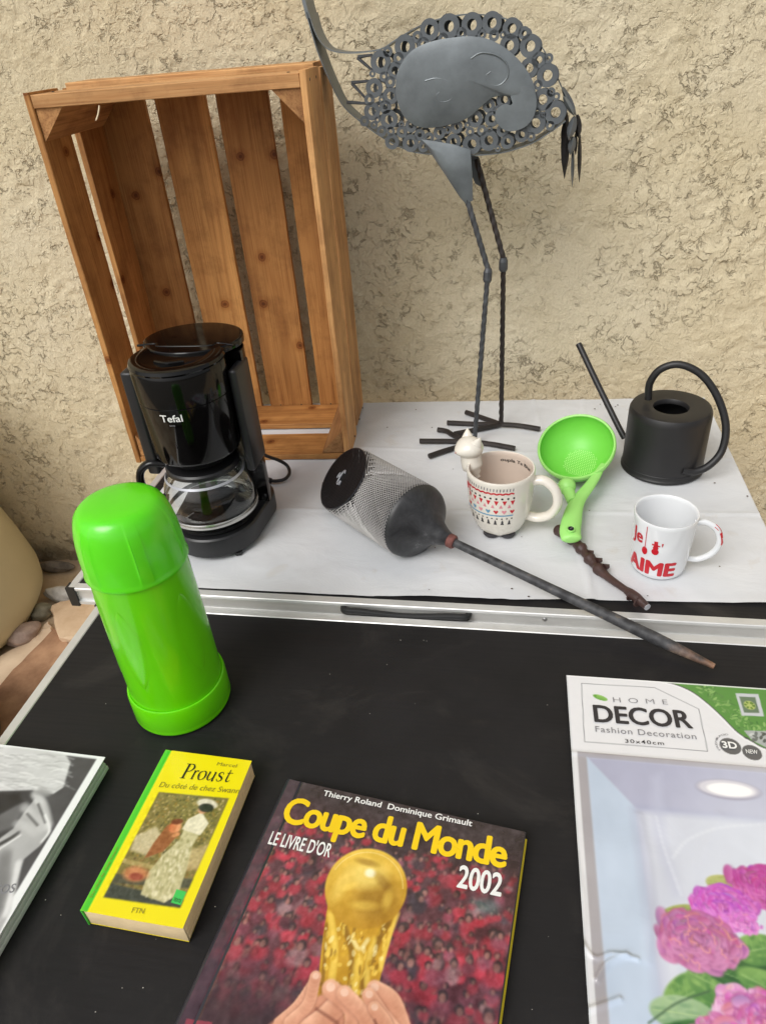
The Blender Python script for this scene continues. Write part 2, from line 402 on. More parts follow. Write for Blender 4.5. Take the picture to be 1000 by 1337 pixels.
def tube_bm(path, rad, n=12, caps=True, bm=None, twist=0.0, flat=1.0, up=None):
    bm = bm or bmesh.new(); path = [Vector(p) for p in path]
    rads = rad if isinstance(rad, (list, tuple)) else [rad] * len(path)
    T = []
    for i in range(len(path)):
        a = path[max(i - 1, 0)]; b = path[min(i + 1, len(path) - 1)]; T.append((b - a).normalized())
    u = (up or (Vector((0, 0, 1)) if abs(T[0].z) < .9 else Vector((0, 1, 0))))
    u = (u - T[0] * u.dot(T[0])).normalized(); rings = []
    for i, p in enumerate(path):
        if i:
            q = T[i - 1].rotation_difference(T[i]); u = (q @ u); u = (u - T[i] * u.dot(T[i])).normalized()
        v = T[i].cross(u); r = []
        for k in range(n):
            a = 2 * math.pi * k / n + twist * i
            r.append(bm.verts.new(p + (u * math.cos(a) * flat + v * math.sin(a)) * rads[i]))
        rings.append(r)
    for i in range(len(path) - 1):
        for k in range(n): bm.faces.new((rings[i][k], rings[i][(k + 1) % n], rings[i + 1][(k + 1) % n], rings[i + 1][k]))
    if caps: bm.faces.new(rings[0][::-1]); bm.faces.new(rings[-1])
    return bm
def spline(pts, n=8):
    pts = [Vector(p) for p in pts]; out = []
    P = [pts[0] * 2 - pts[1]] + pts + [pts[-1] * 2 - pts[-2]]
    for i in range(1, len(P) - 2):
        for k in range(n):
            t = k / n; a, b, c, d = P[i - 1], P[i], P[i + 1], P[i + 2]
            out.append(0.5 * ((2 * b) + (c - a) * t + (2 * a - 5 * b + 4 * c - d) * t * t + (3 * b - a - 3 * c + d) * t ** 3))
    out.append(pts[-1]); return out
def lathe_bm(prof, n=64, cx=0, cy=0, capb=True, capt=True):
    bm = bmesh.new(); rings = []
    for r, z in prof:
        if r < 1e-5: rings.append([bm.verts.new((cx, cy, z))])
        else: rings.append([bm.verts.new((cx + r * math.cos(2 * math.pi * k / n), cy + r * math.sin(2 * math.pi * k / n), z)) for k in range(n)])
    for i in range(len(rings) - 1):
        a, b = rings[i], rings[i + 1]
        if len(a) == 1 and len(b) == 1: continue
        for k in range(n):
            if len(a) == 1: bm.faces.new((a[0], b[(k + 1) % n], b[k]))
            elif len(b) == 1: bm.faces.new((a[k], a[(k + 1) % n], b[0]))
            else: bm.faces.new((a[k], a[(k + 1) % n], b[(k + 1) % n], b[k]))
    if capb and len(rings[0]) > 1: bm.faces.new(rings[0][::-1])
    if capt and len(rings[-1]) > 1: bm.faces.new(rings[-1])
    bmesh.ops.recalc_face_normals(bm, faces=bm.faces)
    return bm
def lathe(name, prof, mat, parent=None, n=64, cx=0, cy=0, ang=40, capb=True, capt=True):
    return autosmooth(obj(name, lathe_bm(prof, n, cx, cy, capb, capt), mat, parent), ang)

# ---- lettering
def text_me(s, bold=0.0, space=1.0):
    cu = bpy.data.curves.new('t', 'FONT'); cu.body = s; cu.size = 1; cu.offset = bold; cu.space_character = space
    cu.resolution_u = 4
    o = bpy.data.objects.new('t', cu); C.objects.link(o)
    dg = bpy.context.evaluated_depsgraph_get(); dg.update()
    me = bpy.data.meshes.new_from_object(o.evaluated_get(dg))
    vs = [v.co.copy() for v in me.vertices]; fs = [tuple(p.vertices) for p in me.polygons]
    bpy.data.objects.remove(o); bpy.data.curves.remove(cu); bpy.data.meshes.remove(me)
    return vs, fs
def bounds(vs):
    return min(v.x for v in vs), max(v.x for v in vs), min(v.y for v in vs), max(v.y for v in vs)
def fatten(vs, fs, fat):
    if not fat: return vs, fs, [0] * len(vs)
    V, F, L = [], [], []
    for k, (dx, dy) in enumerate(((0, 0), (1, 0), (-1, 0), (0, .7), (0, -.7), (.6, .5), (-.6, .5), (.6, -.5), (-.6, -.5))):
        b0 = len(V); V += [Vector((v.x + dx * fat, v.y + dy * fat, 0)) for v in vs]; F += [tuple(i + b0 for i in f) for f in fs]; L += [k] * len(vs)
    return V, F, L
def flat_letters(name, s, S, E, cap, z, mat, parent, bold=0.0, space=1.0, shear=0.0, capfrac=None, glyphs=None, fat=0.0):
    """s set along the line S->E (local mm frame of a flat cover), capital height cap"""
    vs, fs = glyphs if glyphs else text_me(s, bold, space)
    x0, x1, y0, y1 = bounds(vs); hcap = capfrac if capfrac else (0.70 if not glyphs else 1.0)
    vs, fs, ly = fatten(vs, fs, fat)
    S = Vector(S); E = Vector(E); d = (E - S); L = d.length; d.normalize(); nrm = Vector((-d.y, d.x))
    nv = []
    for v, l_ in zip(vs, ly):
        yy = v.y / hcap * cap; xx = (v.x - x0) / (x1 - x0) * L + shear * yy
        p = S + d * xx + nrm * yy; nv.append((p.x, p.y, z + l_ * .00002))
    me = bpy.data.meshes.new(name); me.from_pydata(nv, [], fs); me.update()
    return obj(name, me, mat, parent)
def wrap_letters(name, s, th0, th1, zb, cap, rfun, mat, parent, bold=0.0, off=0.0004, slant=0.0, glyphs=None, sub=True, inside=False, fat=0.0):
    vs, fs = glyphs if glyphs else text_me(s, bold)
    x0, x1, y0, y1 = bounds(vs); hc = 0.70 if not glyphs else 1.0
    vs, fs, ly = fatten(vs, fs, fat)
    bm = bmesh.new(); bv = [bm.verts.new((v.x, v.y, l_)) for v, l_ in zip(vs, ly)]
    for f in fs:
        try: bm.faces.new([bv[i] for i in f])
        except ValueError: pass
    if sub:
        for _ in range(2):
            L = [e for e in bm.edges if e.calc_length() > 0.18]
            if not L: break
            bmesh.ops.subdivide_edges(bm, edges=L, cuts=1, use_grid_fill=False)
        bmesh.ops.triangulate(bm, faces=bm.faces)
    for v in bm.verts:
        t = (v.co.x - x0) / (x1 - x0); th = th0 + (th1 - th0) * t; z = zb + v.co.y / hc * cap + slant * t
        r = rfun(z) + (-off if inside else off) + v.co.z * .00003
        v.co = Vector((r * math.cos(th), r * math.sin(th), z))
    return obj(name, bm, mat, parent)
def wrap_poly(polys, rfun, off=0.0004):
    """polygons in (theta, z) laid on a round wall"""
    bm = bmesh.new()
    for poly in polys:
        vs = [bm.verts.new(((rfun(z) + off) * math.cos(t), (rfun(z) + off) * math.sin(t), z)) for t, z in poly]
        if len(vs) > 2: bm.faces.new(vs)
    return bm

# ---- numpy value noise
_T = np.random.RandomState(11).rand(256, 256)
def vn(x, y, s=0):
    x = x + s * 17.31; y = y + s * 9.77
    xi = np.floor(x).astype(int); yi = np.floor(y).astype(int); fx = x - xi; fy = y - yi
    fx = fx * fx * fx * (fx * (fx * 6 - 15) + 10); fy = fy * fy * fy * (fy * (fy * 6 - 15) + 10)
    g = lambda i, j: _T[(xi + i) % 256, (yi + j) % 256]
    return (g(0, 0) * (1 - fx) + g(1, 0) * fx) * (1 - fy) + (g(0, 1) * (1 - fx) + g(1, 1) * fx) * fy
def fbm(x, y, s=0, o=4):
    r = 0; a = 1; t = 0
    for k in range(o): r = r + a * vn(x * 2 ** k, y * 2 ** k, s + k * 3); t += a; a *= .5
    return r / t - .5
def grid_mesh(name, xs, ys, zf=None, swap=None):
    X, Y = np.meshgrid(xs, ys); nx, ny = len(xs), len(ys)
    Z = zf(X, Y) if zf else np.zeros_like(X)
    co = np.stack([X, Y, Z], -1).reshape(-1, 3) if swap is None else swap(X, Y, Z).reshape(-1, 3)
    i = np.arange(nx * ny).reshape(ny, nx)
    q = np.stack([i[:-1, :-1], i[:-1, 1:], i[1:, 1:], i[1:, :-1]], -1).reshape(-1, 4)
    me = bpy.data.meshes.new(name); me.vertices.add(nx * ny); me.vertices.foreach_set('co', co.ravel().astype(np.float32))
    me.loops.add(q.size); me.loops.foreach_set('vertex_index', q.ravel().astype(np.int32))
    me.polygons.add(len(q)); me.polygons.foreach_set('loop_start', (np.arange(len(q)) * 4).astype(np.int32))
    me.polygons.foreach_set('use_smooth', np.ones(len(q), dtype=bool))
    me.update(calc_edges=True); return me

# ------------------------------------------------------------------ THE SETTING
GZ = -0.43
gm = grid_mesh('ground', np.concatenate([[-60, -20, -6, -2], np.linspace(-1.5, -0.4, 90), [0, 1, 3, 8, 20, 60]]),
               np.concatenate([[-60, -20, -5, -1, 0], np.linspace(0.6, 1.35, 70), [2, 5, 20, 60]]),
               lambda X, Y: GZ + 0.012 * fbm(X * 9, Y * 9, 2) * (np.abs(X + .95) < .56) * (np.abs(Y - .97) < .38))
g = obj('ground', gm, ground_mat()); g['kind'] = 'structure'

refl_sheet = obj('reflection_sheet', grid_mesh('reflection_sheet', np.array([-40., -4, -1, 1, 4, 40]), np.array([-40., -8, -3, -1, -.12]), lambda X, Y: X * 0 + GZ + .02), rock_mat('reflection_sheet_tone', col(104, 100, 92), col(146, 140, 128), 60)); refl_sheet['kind'] = 'structure'  # unseen sheet added behind the eye to darken reflections on glossy black
WA = R(5.6); wn = Vector((-math.sin(WA), math.cos(WA), 0)); wd = Vector((math.cos(WA), math.sin(WA), 0)); WD0 = 1.400
def wall_h(U, Z):
    wx = U + .012 * fbm(U * 40, Z * 40, 5, 3); wz = Z + .012 * fbm(U * 40, Z * 40, 8, 3)
    a = fbm(wx * 30, wz * 36, 1, 3); mask = np.clip((fbm(U * 7, Z * 7, 4, 3) + .16) * 4.5, 0.2, 1)
    h = .0014 * np.tanh(a / .10) * mask + .0010 * fbm(U * 9, Z * 9, 6, 3) + .0016 * fbm(wx * 80, wz * 90, 9, 3)
    gr = np.zeros_like(h)
    return h, gr
us = np.concatenate([[-12, -5, -2.4], np.linspace(-1.5, .85, 800), [1.4, 3, 8]])
zs = np.concatenate([[GZ - .05], np.linspace(GZ, 1.02, 470), [1.3, 1.8, 2.6]])
gr_store = {}
def wall_sw(U, Z, _):
    h, gr = wall_h(U, Z)
    low = np.clip((GZ + .07 - Z) / .05, 0, 1); h = h + low * (.012 * fbm(U * 60, Z * 60, 77, 3) - .004)
    gr = np.clip(gr + low * (.45 + .7 * fbm(U * 40, Z * 40, 71, 3)), 0, 1)
    gr_store['g'] = gr
    D = WD0 - h
    return np.stack([wd.x * U + wn.x * D, wd.y * U + wn.y * D, Z], -1)
wm = grid_mesh('stucco_wall', us, zs, None, wall_sw)
ga = wm.attributes.new('foot_tone', 'FLOAT', 'POINT'); ga.data.foreach_set('value', gr_store['g'].ravel().astype(np.float32))
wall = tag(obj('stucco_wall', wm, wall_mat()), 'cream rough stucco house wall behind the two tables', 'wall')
solid = wall.modifiers.new('depth', 'SOLIDIFY') if False else None

# ------------------------------------------------------------------ folding tables
def folding_table(x0, x1, y0, y1, zt, label, group):
    t = thing('folding_table', label, 'table', ((x0 + x1) / 2, (y0 + y1) / 2, GZ + .004), 0, group)
    ox, oy, oz = t.location
    a, b, c, d = x0 - ox, x1 - ox, y0 - oy, y1 - oy; z = zt - oz; rw, rh = .013, .030
    box('tabletop', a + rw - .002, b - rw + .002, c + rw - .002, d - rw + .002, z - .014, z - .0012, m_black_board, t, .0004, 1)
    ch = [(0, z - rh), (0, z - rh + .005), (.004, z - rh + .006), (.004, z - .006), (0, z - .005), (0, z - .001), (.001, z), (rw - .001, z), (rw, z - .001), (rw, z - rh)]
    obj('frame_rail', prism_bm([(c + p, q) for p, q in ch], 'x', a + rw * .9, b - rw * .9), m_alu, t)
    obj('frame_rail', prism_bm([(d - p, q) for p, q in ch], 'x', a + rw * .9, b - rw * .9), m_alu, t)
    obj('frame_rail', prism_bm([(a + p, q) for p, q in ch], 'y', c + .002, d - .002), m_alu, t)
    obj('frame_rail', prism_bm([(b - p, q) for p, q in ch], 'y', c + .002, d - .002), m_alu, t)
    for sx, ex in ((1, a), (-1, b)):
        for sy, ey in ((1, c), (-1, d)):
            bm = bmesh.new()
            L = [(ex - sx * .0015, ey - sy * .0015), (ex + sx * .012, ey - sy * .0015), (ex + sx * .012, ey + sy * .0015), (ex + sx * .0015, ey + sy * .0015), (ex + sx * .0015, ey + sy * .012), (ex - sx * .0015, ey + sy * .012)]
            if sx * sy < 0: L = L[::-1]
            bm.free(); obj('corner_guard', prism_bm(L, 'z', z - rh - .003, z + .0008), m_black_plastic, t)
            lx, ly = ex + sx * .05, ey + sy * .05
            autosmooth(obj('leg', tube_bm([(lx, ly, z - .02), (lx, ly, .0)], .011, 12), m_alu, t))
    return t
TX0, TX1 = -.631, .368
folding_table(-.578, .43, .094, .6945, 0.0, 'black topped folding table with aluminium edge, nearer one carrying the books', 'folding tables')
bt = folding_table(TX0, TX1, .703, 1.31, HB, 'rear folding table against the wall, mostly hidden under white paper', 'folding tables')
# carry handle on the rear table's front edge
ox, oy, oz = bt.location
hx0, hx1 = at_z(444, 796, HB - .012).x - ox, at_z(616, 806, HB - .012).x - ox; hy = .703 - oy; hz = HB - .013 - oz
pts = [(hx0 + .004, hy + .004, hz + .002), (hx0 + .008, hy - .004, hz + .003), (hx0 + .03, hy - .0045, hz + .0025), ((hx0 + hx1) / 2, hy - .004, hz - .002), (hx1 - .03, hy - .0045, hz + .0025), (hx1 - .008, hy - .004, hz + .003), (hx1 - .004, hy + .004, hz + .002)]
hd = autosmooth(obj('carry_handle', tube_bm(spline(pts, 6), .0042, 10, flat=1.3), m_black_plastic, bt))
for hx in (hx0 + .012, hx1 - .012):
    bm = bmesh.new(); bmesh.ops.create_uvsphere(bm, u_segments=14, v_segments=8, radius=.004)
    for v in bm.verts: v.co = Vector((hx + v.co.x, hy - .0062 + v.co.y * .5, hz + .003 + v.co.z))
    autosmooth(obj('screw', bm, m_screw, hd))
bm = bmesh.new(); bmesh.ops.create_uvsphere(bm, u_segments=12, v_segments=8, radius=.0035)
sx = at_z(711, 812, HB - .012).x - ox
for v in bm.verts: v.co = Vector((sx + v.co.x, hy + .004 + v.co.y * .5, hz + v.co.z))
autosmooth(obj('rivet', bm, m_screw, bt))

# ------------------------------------------------------------------ white paper on the rear table
fr = [(-.600, .716), (-.454, .7165), (-.273, .7175), (-.18, .7185), (-.14, .721), (-.09, .724), (-.02, .7235), (-.005, .7265), (.005, .7255), (.039, .7285), (.12, .734), (.324, .744), (.3665, .746)]
fxs = np.array([p[0] for p in fr]); fys = np.array([p[1] for p in fr])
nx, ny = 260, 170
U_, V_ = np.meshgrid(np.linspace(0, 1, nx), np.linspace(0, 1, ny))
Xc = -.600 + U_ * (.3655 + .600); yf = np.interp(Xc, fxs, fys) + .0006 * fbm(Xc * 60, Xc * 0, 3)
Yc = yf + (1.318 - yf + .042 * (Xc + .3)) * V_
wr = .0022 * np.abs(fbm(Xc * 5 + Yc * 3, Yc * 9, 3, 4)) + .0014 * np.exp(-((Yc - .93 - .04 * Xc + .01 * fbm(Xc * 4, Yc * 4, 9)) / .004) ** 2) + .0012 * np.exp(-((Xc - .12 - .05 * (Yc - 1)) / .004) ** 2)
wr += .0012 * np.exp(-((Xc + .12 * Yc - .20) / .0035) ** 2) + .0012 * np.exp(-((Yc - 1.12 + .03 * Xc) / .0045) ** 2)
wr += .0040 * np.clip(fbm(Xc * 14, Yc * 20, 19, 3), 0, 1) + .003 * np.exp(-(V_ / .02) ** 2) * np.clip(fbm(Xc * 12, Xc * 0, 29, 2) + .05, 0, 1) * 2
cm = grid_mesh('white_paper', np.arange(nx), np.arange(ny), None, lambda X, Y, Z: np.stack([Xc, Yc, HB + .0012 + wr], -1))
cl = tag(obj('table_paper', cm, cloth_mat()), 'creased white paper sheet covering the rear table', 'table cover')
ZC = HB + .0022

# ------------------------------------------------------------------ wooden crate standing on its end
CW, CD, CH = .405, .219, .599
ca = .0643
fx0, fy0 = -.2850, 1.0829
cxm, cym = fx0 - CW / 2 * math.cos(ca), fy0 - CW / 2 * math.sin(ca)
cr = thing('wooden_crate', 'large slatted pine crate standing on its end against the wall, open side forward', 'crate', (cxm, cym, ZC), ca)
hw = CW / 2; tk = .0095
# long side boards (two each side), end boards (two top, two bottom), back slats
for s, mt in ((-1, wood_z), (1, wood_zl)):
    xa, xb = (-hw, -hw + tk) if s < 0 else (hw - tk, hw)
    plank('side_board', xa, xb, 0, .088 if s < 0 else .098, 0.0, CH, mt, cr, 'z', 10 + s)
    plank('side_board', xa, xb, .118 if s < 0 else .110, CD - .013, .012, CH - .002, mt, cr, 'z', 20 + s)
tk = .0095
ix0, ix1 = -hw + tk + .0008, hw - tk - .0008
plank('end_board', ix0, ix1, .001, .096, CH - .020, CH - .003, wood_xl, cr, 'x', 31)
plank('end_board', ix0, ix1, .112, CD - .013, CH - .014, CH + .0045, wood_xl, cr, 'x', 32, .002)
plank('end_board', ix0, ix1, .001, .082, .001, .0115, wood_x, cr, 'x', 33)
plank('end_board', ix0, ix1, .121, CD - .013, .002, .0125, wood_x, cr, 'x', 34, .002)
sw = .0868; gp = (CW - .004 - 4 * sw) / 3
for k in range(4):
    a = -hw + .002 + k * (sw + gp)
    plank('back_slat', a, a + sw, CD - .012, CD - .002, .004, CH - .004 - .003 * (k % 2), wood_z, cr, 'z', 40 + k, .0016)
for sx in (-1, 1):
    for top in (0, 1):
        x = sx * (hw - tk - .001); z = CH - .0205 if top else .0130; dz = -.042 if top else .042
        tri = [(x, z), (x - sx * .040, z), (x, z + dz)]
        obj('corner_block', prism_bm(tri, 'y', .004, CD - .014), wood('pine_end_grain', 'y', col(196, 150, 100), col(140, 96, 58), False) if (sx, top) == (-1, 0) else bpy.data.materials.get('pine_end_grain'), cr)
splt = spline([(-.095, .0, CH - .022), (-.099, -.002, CH - .032), (-.104, -.004, CH - .040)], 4)
obj('splinter', tube_bm(splt, [.0012] * (len(splt) - 1) + [.0003], 5), surf('pale_splinter', col(232, 214, 180), .7), cr)
for (nx_p, nz_p) in [(-hw + .002 + k * (sw + gp) + f_ * sw, zq) for k in range(4) for f_ in (.25, .75) for zq in (.012, CH - .012)]:
    bmn = bmesh.new(); tube_bm([(nx_p, CD - .0128, nz_p), (nx_p, CD - .0120, nz_p)], .0018, 8, True, bmn); obj('nail', bmn, m_dark_iron, cr)
for nz_p in (.010, CH - .012):
    for ny_p in (.02, .07, .14, .19):
        bmn = bmesh.new(); tube_bm([(hw - .0006, ny_p, nz_p), (hw + .0008, ny_p, nz_p)], .0020, 8, True, bmn); obj('nail', bmn, m_dark_iron, cr)
for (nxp, nyp) in ((hw - .03, .03), (-hw + .03, .03), (hw - .03, .16), (-hw + .03, .16)):
    obj('nail', lathe_bm([(0, CH - .0025), (.0022, CH - .0025), (.0022, CH - .0018), (0, CH - .0015)], 10, nxp, nyp), m_dark_iron, cr)

# ------------------------------------------------------------------ coffee maker
kx, ky = -.443, .842
km = thing('coffee_maker', 'glossy black drip coffee maker with glass jug in front of the crate', 'coffee maker', (kx, ky, ZC + .001), 0)
def rr_prism(name, pts, z0, z1, mat, parent, bev=.003):
    bm = prism_bm(pts, 'z', z0, z1)
    es = [e for e in bm.edges if abs(e.verts[0].co.z - e.verts[1].co.z) < 1e-6]
    bmesh.ops.bevel(bm, geom=es, offset=bev, segments=3, profile=.6, affect='EDGES')
    return autosmooth(obj(name, bm, mat, parent), 32)
def capsule(r, back, n=28, rb=None, cx=0):
    rb = rb or r
    pts = [(cx + r * math.cos(a), r * math.sin(a)) for a in np.linspace(math.pi, 2 * math.pi, n)]
    pts += [(cx + rb * math.cos(a), back + rb * .8 * math.sin(a)) for a in np.linspace(0, math.pi, n)]
    return pts
rr_prism('base', capsule(.068, .060, rb=.073), .004, .038, m_satin_black, km, .006)
for fxk, fyk in ((.045, -.045), (-.045, -.045), (.05, .08), (-.05, .08)):
    obj('foot', lathe_bm([(.006, 0), (.006, .005)], 12, fxk, fyk), m_black_plastic, km)
lathe('hot_plate', [(0, .0402), (.058, .0402), (.060, .0425), (.056, .0435), (0, .0432)], m_satin_black, km)
# rear housing: a deep C shaped column
def cshell(r0, r1, back, a0, a1, n=30):
    o = [(r1 * math.cos(a), back + r1 * .85 * math.sin(a)) for a in np.linspace(a0, a1, n)]
    i = [(r0 * math.cos(a), back + r0 * .55 * math.sin(a)) for a in np.linspace(a1, a0, n)]
    return o + i
rr_prism('water_tank', cshell(.050, .0745, .045, R(-6), R(186)), .150, .286, m_gloss_black, km, .002)
rr_prism('tank_column', cshell(.052, .0735, .045, R(-2), R(118)), .036, .1505, m_gloss_black, km, .002)
rr_prism('tank_lid', [(.0715 * math.cos(a), .060 + .060 * math.sin(a)) for a in np.linspace(0, 2 * math.pi, 60, endpoint=False)], .288, .299, m_gloss_black, km, .003)
box('side_fin', -.084, -.066, -.012, .050, .115, .276, m_satin_black, km, .004, 3)
box('side_fin', .064, .0765, .004, .058, .115, .272, m_satin_black, km, .004, 3)
# filter head
rf = lambda z: .0612 + .0030 * (z - .155) / .13
lathe('filter_head', [(0, .150), (.046, .150), (.058, .156), (rf(.16), .162), (rf(.2445), .2445), (rf(.245) - .0009, .2452), (rf(.2462), .246), (rf(.286), .286), (.0625, .290), (0, .290)], m_gloss_black, km, 96)
ld = lathe('lid', [(0, .2905), (.0635, .2905), (.0645, .293), (.0630, .2972), (.058, .2990), (.047, .2985), (.041, .2965), (0, .2960)], m_gloss_black, km, 96)
autosmooth(obj('hinge_bar', tube_bm(spline([(-.070, .030, .2985), (-.045, .036, .2985), (-.034, .026, .2985), (.034, .026, .2985), (.045, .036, .2985), (.070, .030, .2985)], 5), .0022, 8, flat=.8), m_gloss_black, ld))
autosmooth(obj('lid_tab', tube_bm(spline([(-.020, -.022, .2965), (0, -.029, .2972), (.020, -.022, .2965)], 6), .0035, 10, flat=.6), m_gloss_black, ld))
box('drip_ring', -.03, .03, .02, .04, .142, .152, m_satin_black, km, .003)
lathe('spout_cone', [(.045, .150), (.038, .1405), (.018, .1395), (0, .1395)], m_satin_black, km)
AZ = math.radians(-97)
wrap_letters('brand_lettering', 'Tefal', AZ - .06, AZ + .42, .2290, .0100, rf, m_white_ink, km, .012)
wrap_letters('model_lettering', 'uno', AZ + .11, AZ + .23, .2225, .0030, rf, m_grey_ink, km, .0)
wrap_letters('cup_mark', 'i', AZ + .12, AZ + .14, .188, .010, rf, m_ink_soft, km, .0)
# glass jug
JS = .955
jp = [(.050, .0425), (.060, .045), (.0665, .054), (.0705, .071), (.0700, .087), (.0655, .105), (.058, .120), (.0525, .128), (.0525, .133),
      (.0508, .133), (.0508, .128), (.0562, .119), (.0638, .104), (.0683, .087), (.0688, .071), (.0648, .0555), (.058, .0472), (.049, .045), (0, .0448), (0, .0425)]
jug = lathe('glass_jug', [(r * JS, z) for r, z in jp], m_glass, km, 96, ang=60, capb=False, capt=False)
lathe('jug_band', [(.0712 * JS, .0565), (.0722 * JS, .058), (.0722 * JS, .0635), (.0712 * JS, .065), (.0708 * JS, .061)], surf('steel_band', col(196, 194, 190), .22, .8, .05, 30, 0), jug, 80, capb=False, capt=False)
lathe('shoulder_highlight', [(.0605 * JS, .1165), (.0616 * JS, .1175), (.0596 * JS, .1205), (.0585 * JS, .1195)], m_silver_ink, jug, 80, capb=False, capt=False)  # silver ring standing in for the bright highlight on the glass shoulder
lathe('jug_lid', [(0, .1365), (.051, .1365), (.0535, .134), (.0535, .129), (.0512, .129), (.0512, .1335), (0, .1345)], m_satin_black, jug, 64)
hp = [(-.056, -.004, .131), (-.078, -.010, .134), (-.094, -.014, .122), (-.098, -.016, .100), (-.090, -.014, .078), (-.068, -.006, .070)]
autosmooth(obj('jug_handle', tube_bm(spline(hp, 8), .0085, 14, flat=.7), m_gloss_black, jug))
# mains cable
kl = lambda px, py, z: tuple(at_z(px, py, ZC + z) - Vector((kx, ky, ZC + .001)))
cp = [kl(338, 590, .050), kl(350, 596, .042), kl(364, 601, .026), kl(375, 608, .012), kl(378, 618, .006), kl(371, 626, .005), kl(356, 628, .005), kl(342, 624, .006), kl(334, 618, .008)]
cab = autosmooth(obj('power_cable', tube_bm(spline(cp, 8), .0030, 10), m_black_plastic, km))
obj('cable_tie', tube_bm([kl(354, 628, .005), kl(346, 626, .006)], .0052, 10), m_black_plastic, cab)

# ------------------------------------------------------------------ vacuum flask
fl = thing('vacuum_flask', 'tall bright lime green plastic vacuum flask standing on black table', 'flask', (-.3805, .5315, 0.0), R(20))
lathe('base_ring', [(.054, 0.0), (.0560, .0012), (.0572, .004), (.0565, .006), (.0572, .009), (.0570, .036), (.0560, .0395), (.0545, .0400), (.053, .0385), (0, .0385)], m_green, fl, 96, ang=50)
def body_r(z): return .0532 - .0026 * (z - .04) / .17 + .0006 * math.sin((z - .04) / .17 * math.pi)
prof = [(0, .040)] + [(body_r(z), z) for z in np.linspace(.036, .214, 16)] + [(0, .215)]
bo = lathe('flask_body', prof, m_green, fl, 96, ang=50)
def lens_bm(th, z0, z1, wid):
    """the shallow almond shaped grip moulded in the flask's side"""
    bm = bmesh.new(); A = []; n = 24
    for i in range(n + 1):
        t = i / n; hw_ = wid * math.sin(math.pi * t) ** .7 + .0005
        z = z0 + (z1 - z0) * t; A.append([bm.verts.new(((body_r(z) + .0006 * (1 - q * q)) * math.cos(th + q * hw_ / .053), (body_r(z) + .0006 * (1 - q * q)) * math.sin(th + q * hw_ / .053), z)) for q in (-1, -.6, 0, .6, 1)])
    for i in range(n):
        for j in range(4): bm.faces.new((A[i][j], A[i][j + 1], A[i + 1][j + 1], A[i + 1][j]))
    bmesh.ops.recalc_face_normals(bm, faces=bm.faces)
    return bm
for th in (-145, -95, -20):
    autosmooth(obj('grip_panel', lens_bm(R(th - 20), .075, .185, .014), m_green, bo))
# ribbed cup
bm = bmesh.new(); n = 240; rings = []
cprof = [(.0508, .211), (.0530, .2112), (.0536, .2125), (.0528, .2150), (.0524, .219), (.0520, .235), (.0508, .250), (.0490, .262), (.0462, .273), (.0425, .2805), (.0375, .2850), (.031, .2868), (.018, .2878), (0, .2880)]
for r, z in cprof:
    if r == 0: rings.append([bm.verts.new((0, 0, z))]); continue
    ring = []
    for k in range(n):
        a = 2 * math.pi * k / n; d = 0
        aa = (math.degrees(a) - 20) % 60 - 30
        if .217 < z < .279 and abs(aa) < 9: d = .0015 * (0.5 + .5 * math.cos(aa / 3.0 * 2 * math.pi)) * min(1, (9 - abs(aa)) / 2)
        ring.append(bm.verts.new(((r + d) * math.cos(a), (r + d) * math.sin(a), z)))
    rings.append(ring)
for i in range(len(rings) - 1):
    a, b = rings[i], rings[i + 1]
    for k in range(n):
        if len(b) == 1: bm.faces.new((a[k], a[(k + 1) % n], b[0]))
        else: bm.faces.new((a[k], a[(k + 1) % n], b[(k + 1) % n], b[k]))
bm.faces.new(rings[0][::-1])
autosmooth(obj('cup', bm, m_green_cup, fl), 60)

# ------------------------------------------------------------------ metal bird
BY = 1.200; BB = .044
P0 = at_z(619, 577, HB)
bird = thing('metal_bird', 'grey sheet metal wading bird figure of cut rings on long rod legs', 'ornament', (-.05, BY, ZC), 0)
bo_ = Vector((-.05, BY, ZC))
def B(cx, cy, off=0.0):      # enlarged crop point -> bird's own frame
    p = at_y(380 + cx / 2.5, cy / 2.5, BY + off) - bo_
    return p
def Bp(px, py, off=0.0): return at_y(px, py, BY + off) - bo_
def strap(name, pts, mat, width=BB, th=.0016, taper=None, parent=bird, y0=0.0):
    """sheet strip following pts (x, z) with its width running in depth"""
    P = spline([B(*p) for p in pts], 6); bm = bmesh.new(); R_ = []
    for i, p in enumerate(P):
        a = P[max(i - 1, 0)]; b = P[min(i + 1, len(P) - 1)]; t = (b - a).normalized(); nn = Vector((-t.z, 0, t.x))
        w_ = width * (taper(i / (len(P) - 1)) if taper else 1)
        c0 = y0 + (width - w_) / 2
        R_.append([bm.verts.new((p.x + nn.x * s * th / 2, c0 + yy * w_, p.z + nn.z * s * th / 2)) for s, yy in ((-1, 0), (1, 0), (1, 1), (-1, 1))])
    for i in range(len(R_) - 1):
        for k in range(4): bm.faces.new((R_[i][k], R_[i][(k + 1) % 4], R_[i + 1][(k + 1) % 4], R_[i + 1][k]))
    bm.faces.new(R_[0]); bm.faces.new(R_[-1][::-1]); bmesh.ops.recalc_face_normals(bm, faces=bm.faces)
    return autosmooth(obj(name, bm, mat, parent), 40)
strap('back_band', [(60, 40), (78, 100), (104, 145), (135, 166), (200, 173), (290, 161), (345, 128), (430, 80), (520, 54), (600, 47), (700, 62), (785, 115), (828, 170), (865, 245), (890, 300), (925, 365)], m_sheet, taper=lambda t: 1.25 - t * 1.6 if t < .15 else (1 if t < .85 else 1 - (t - .85) * 4))
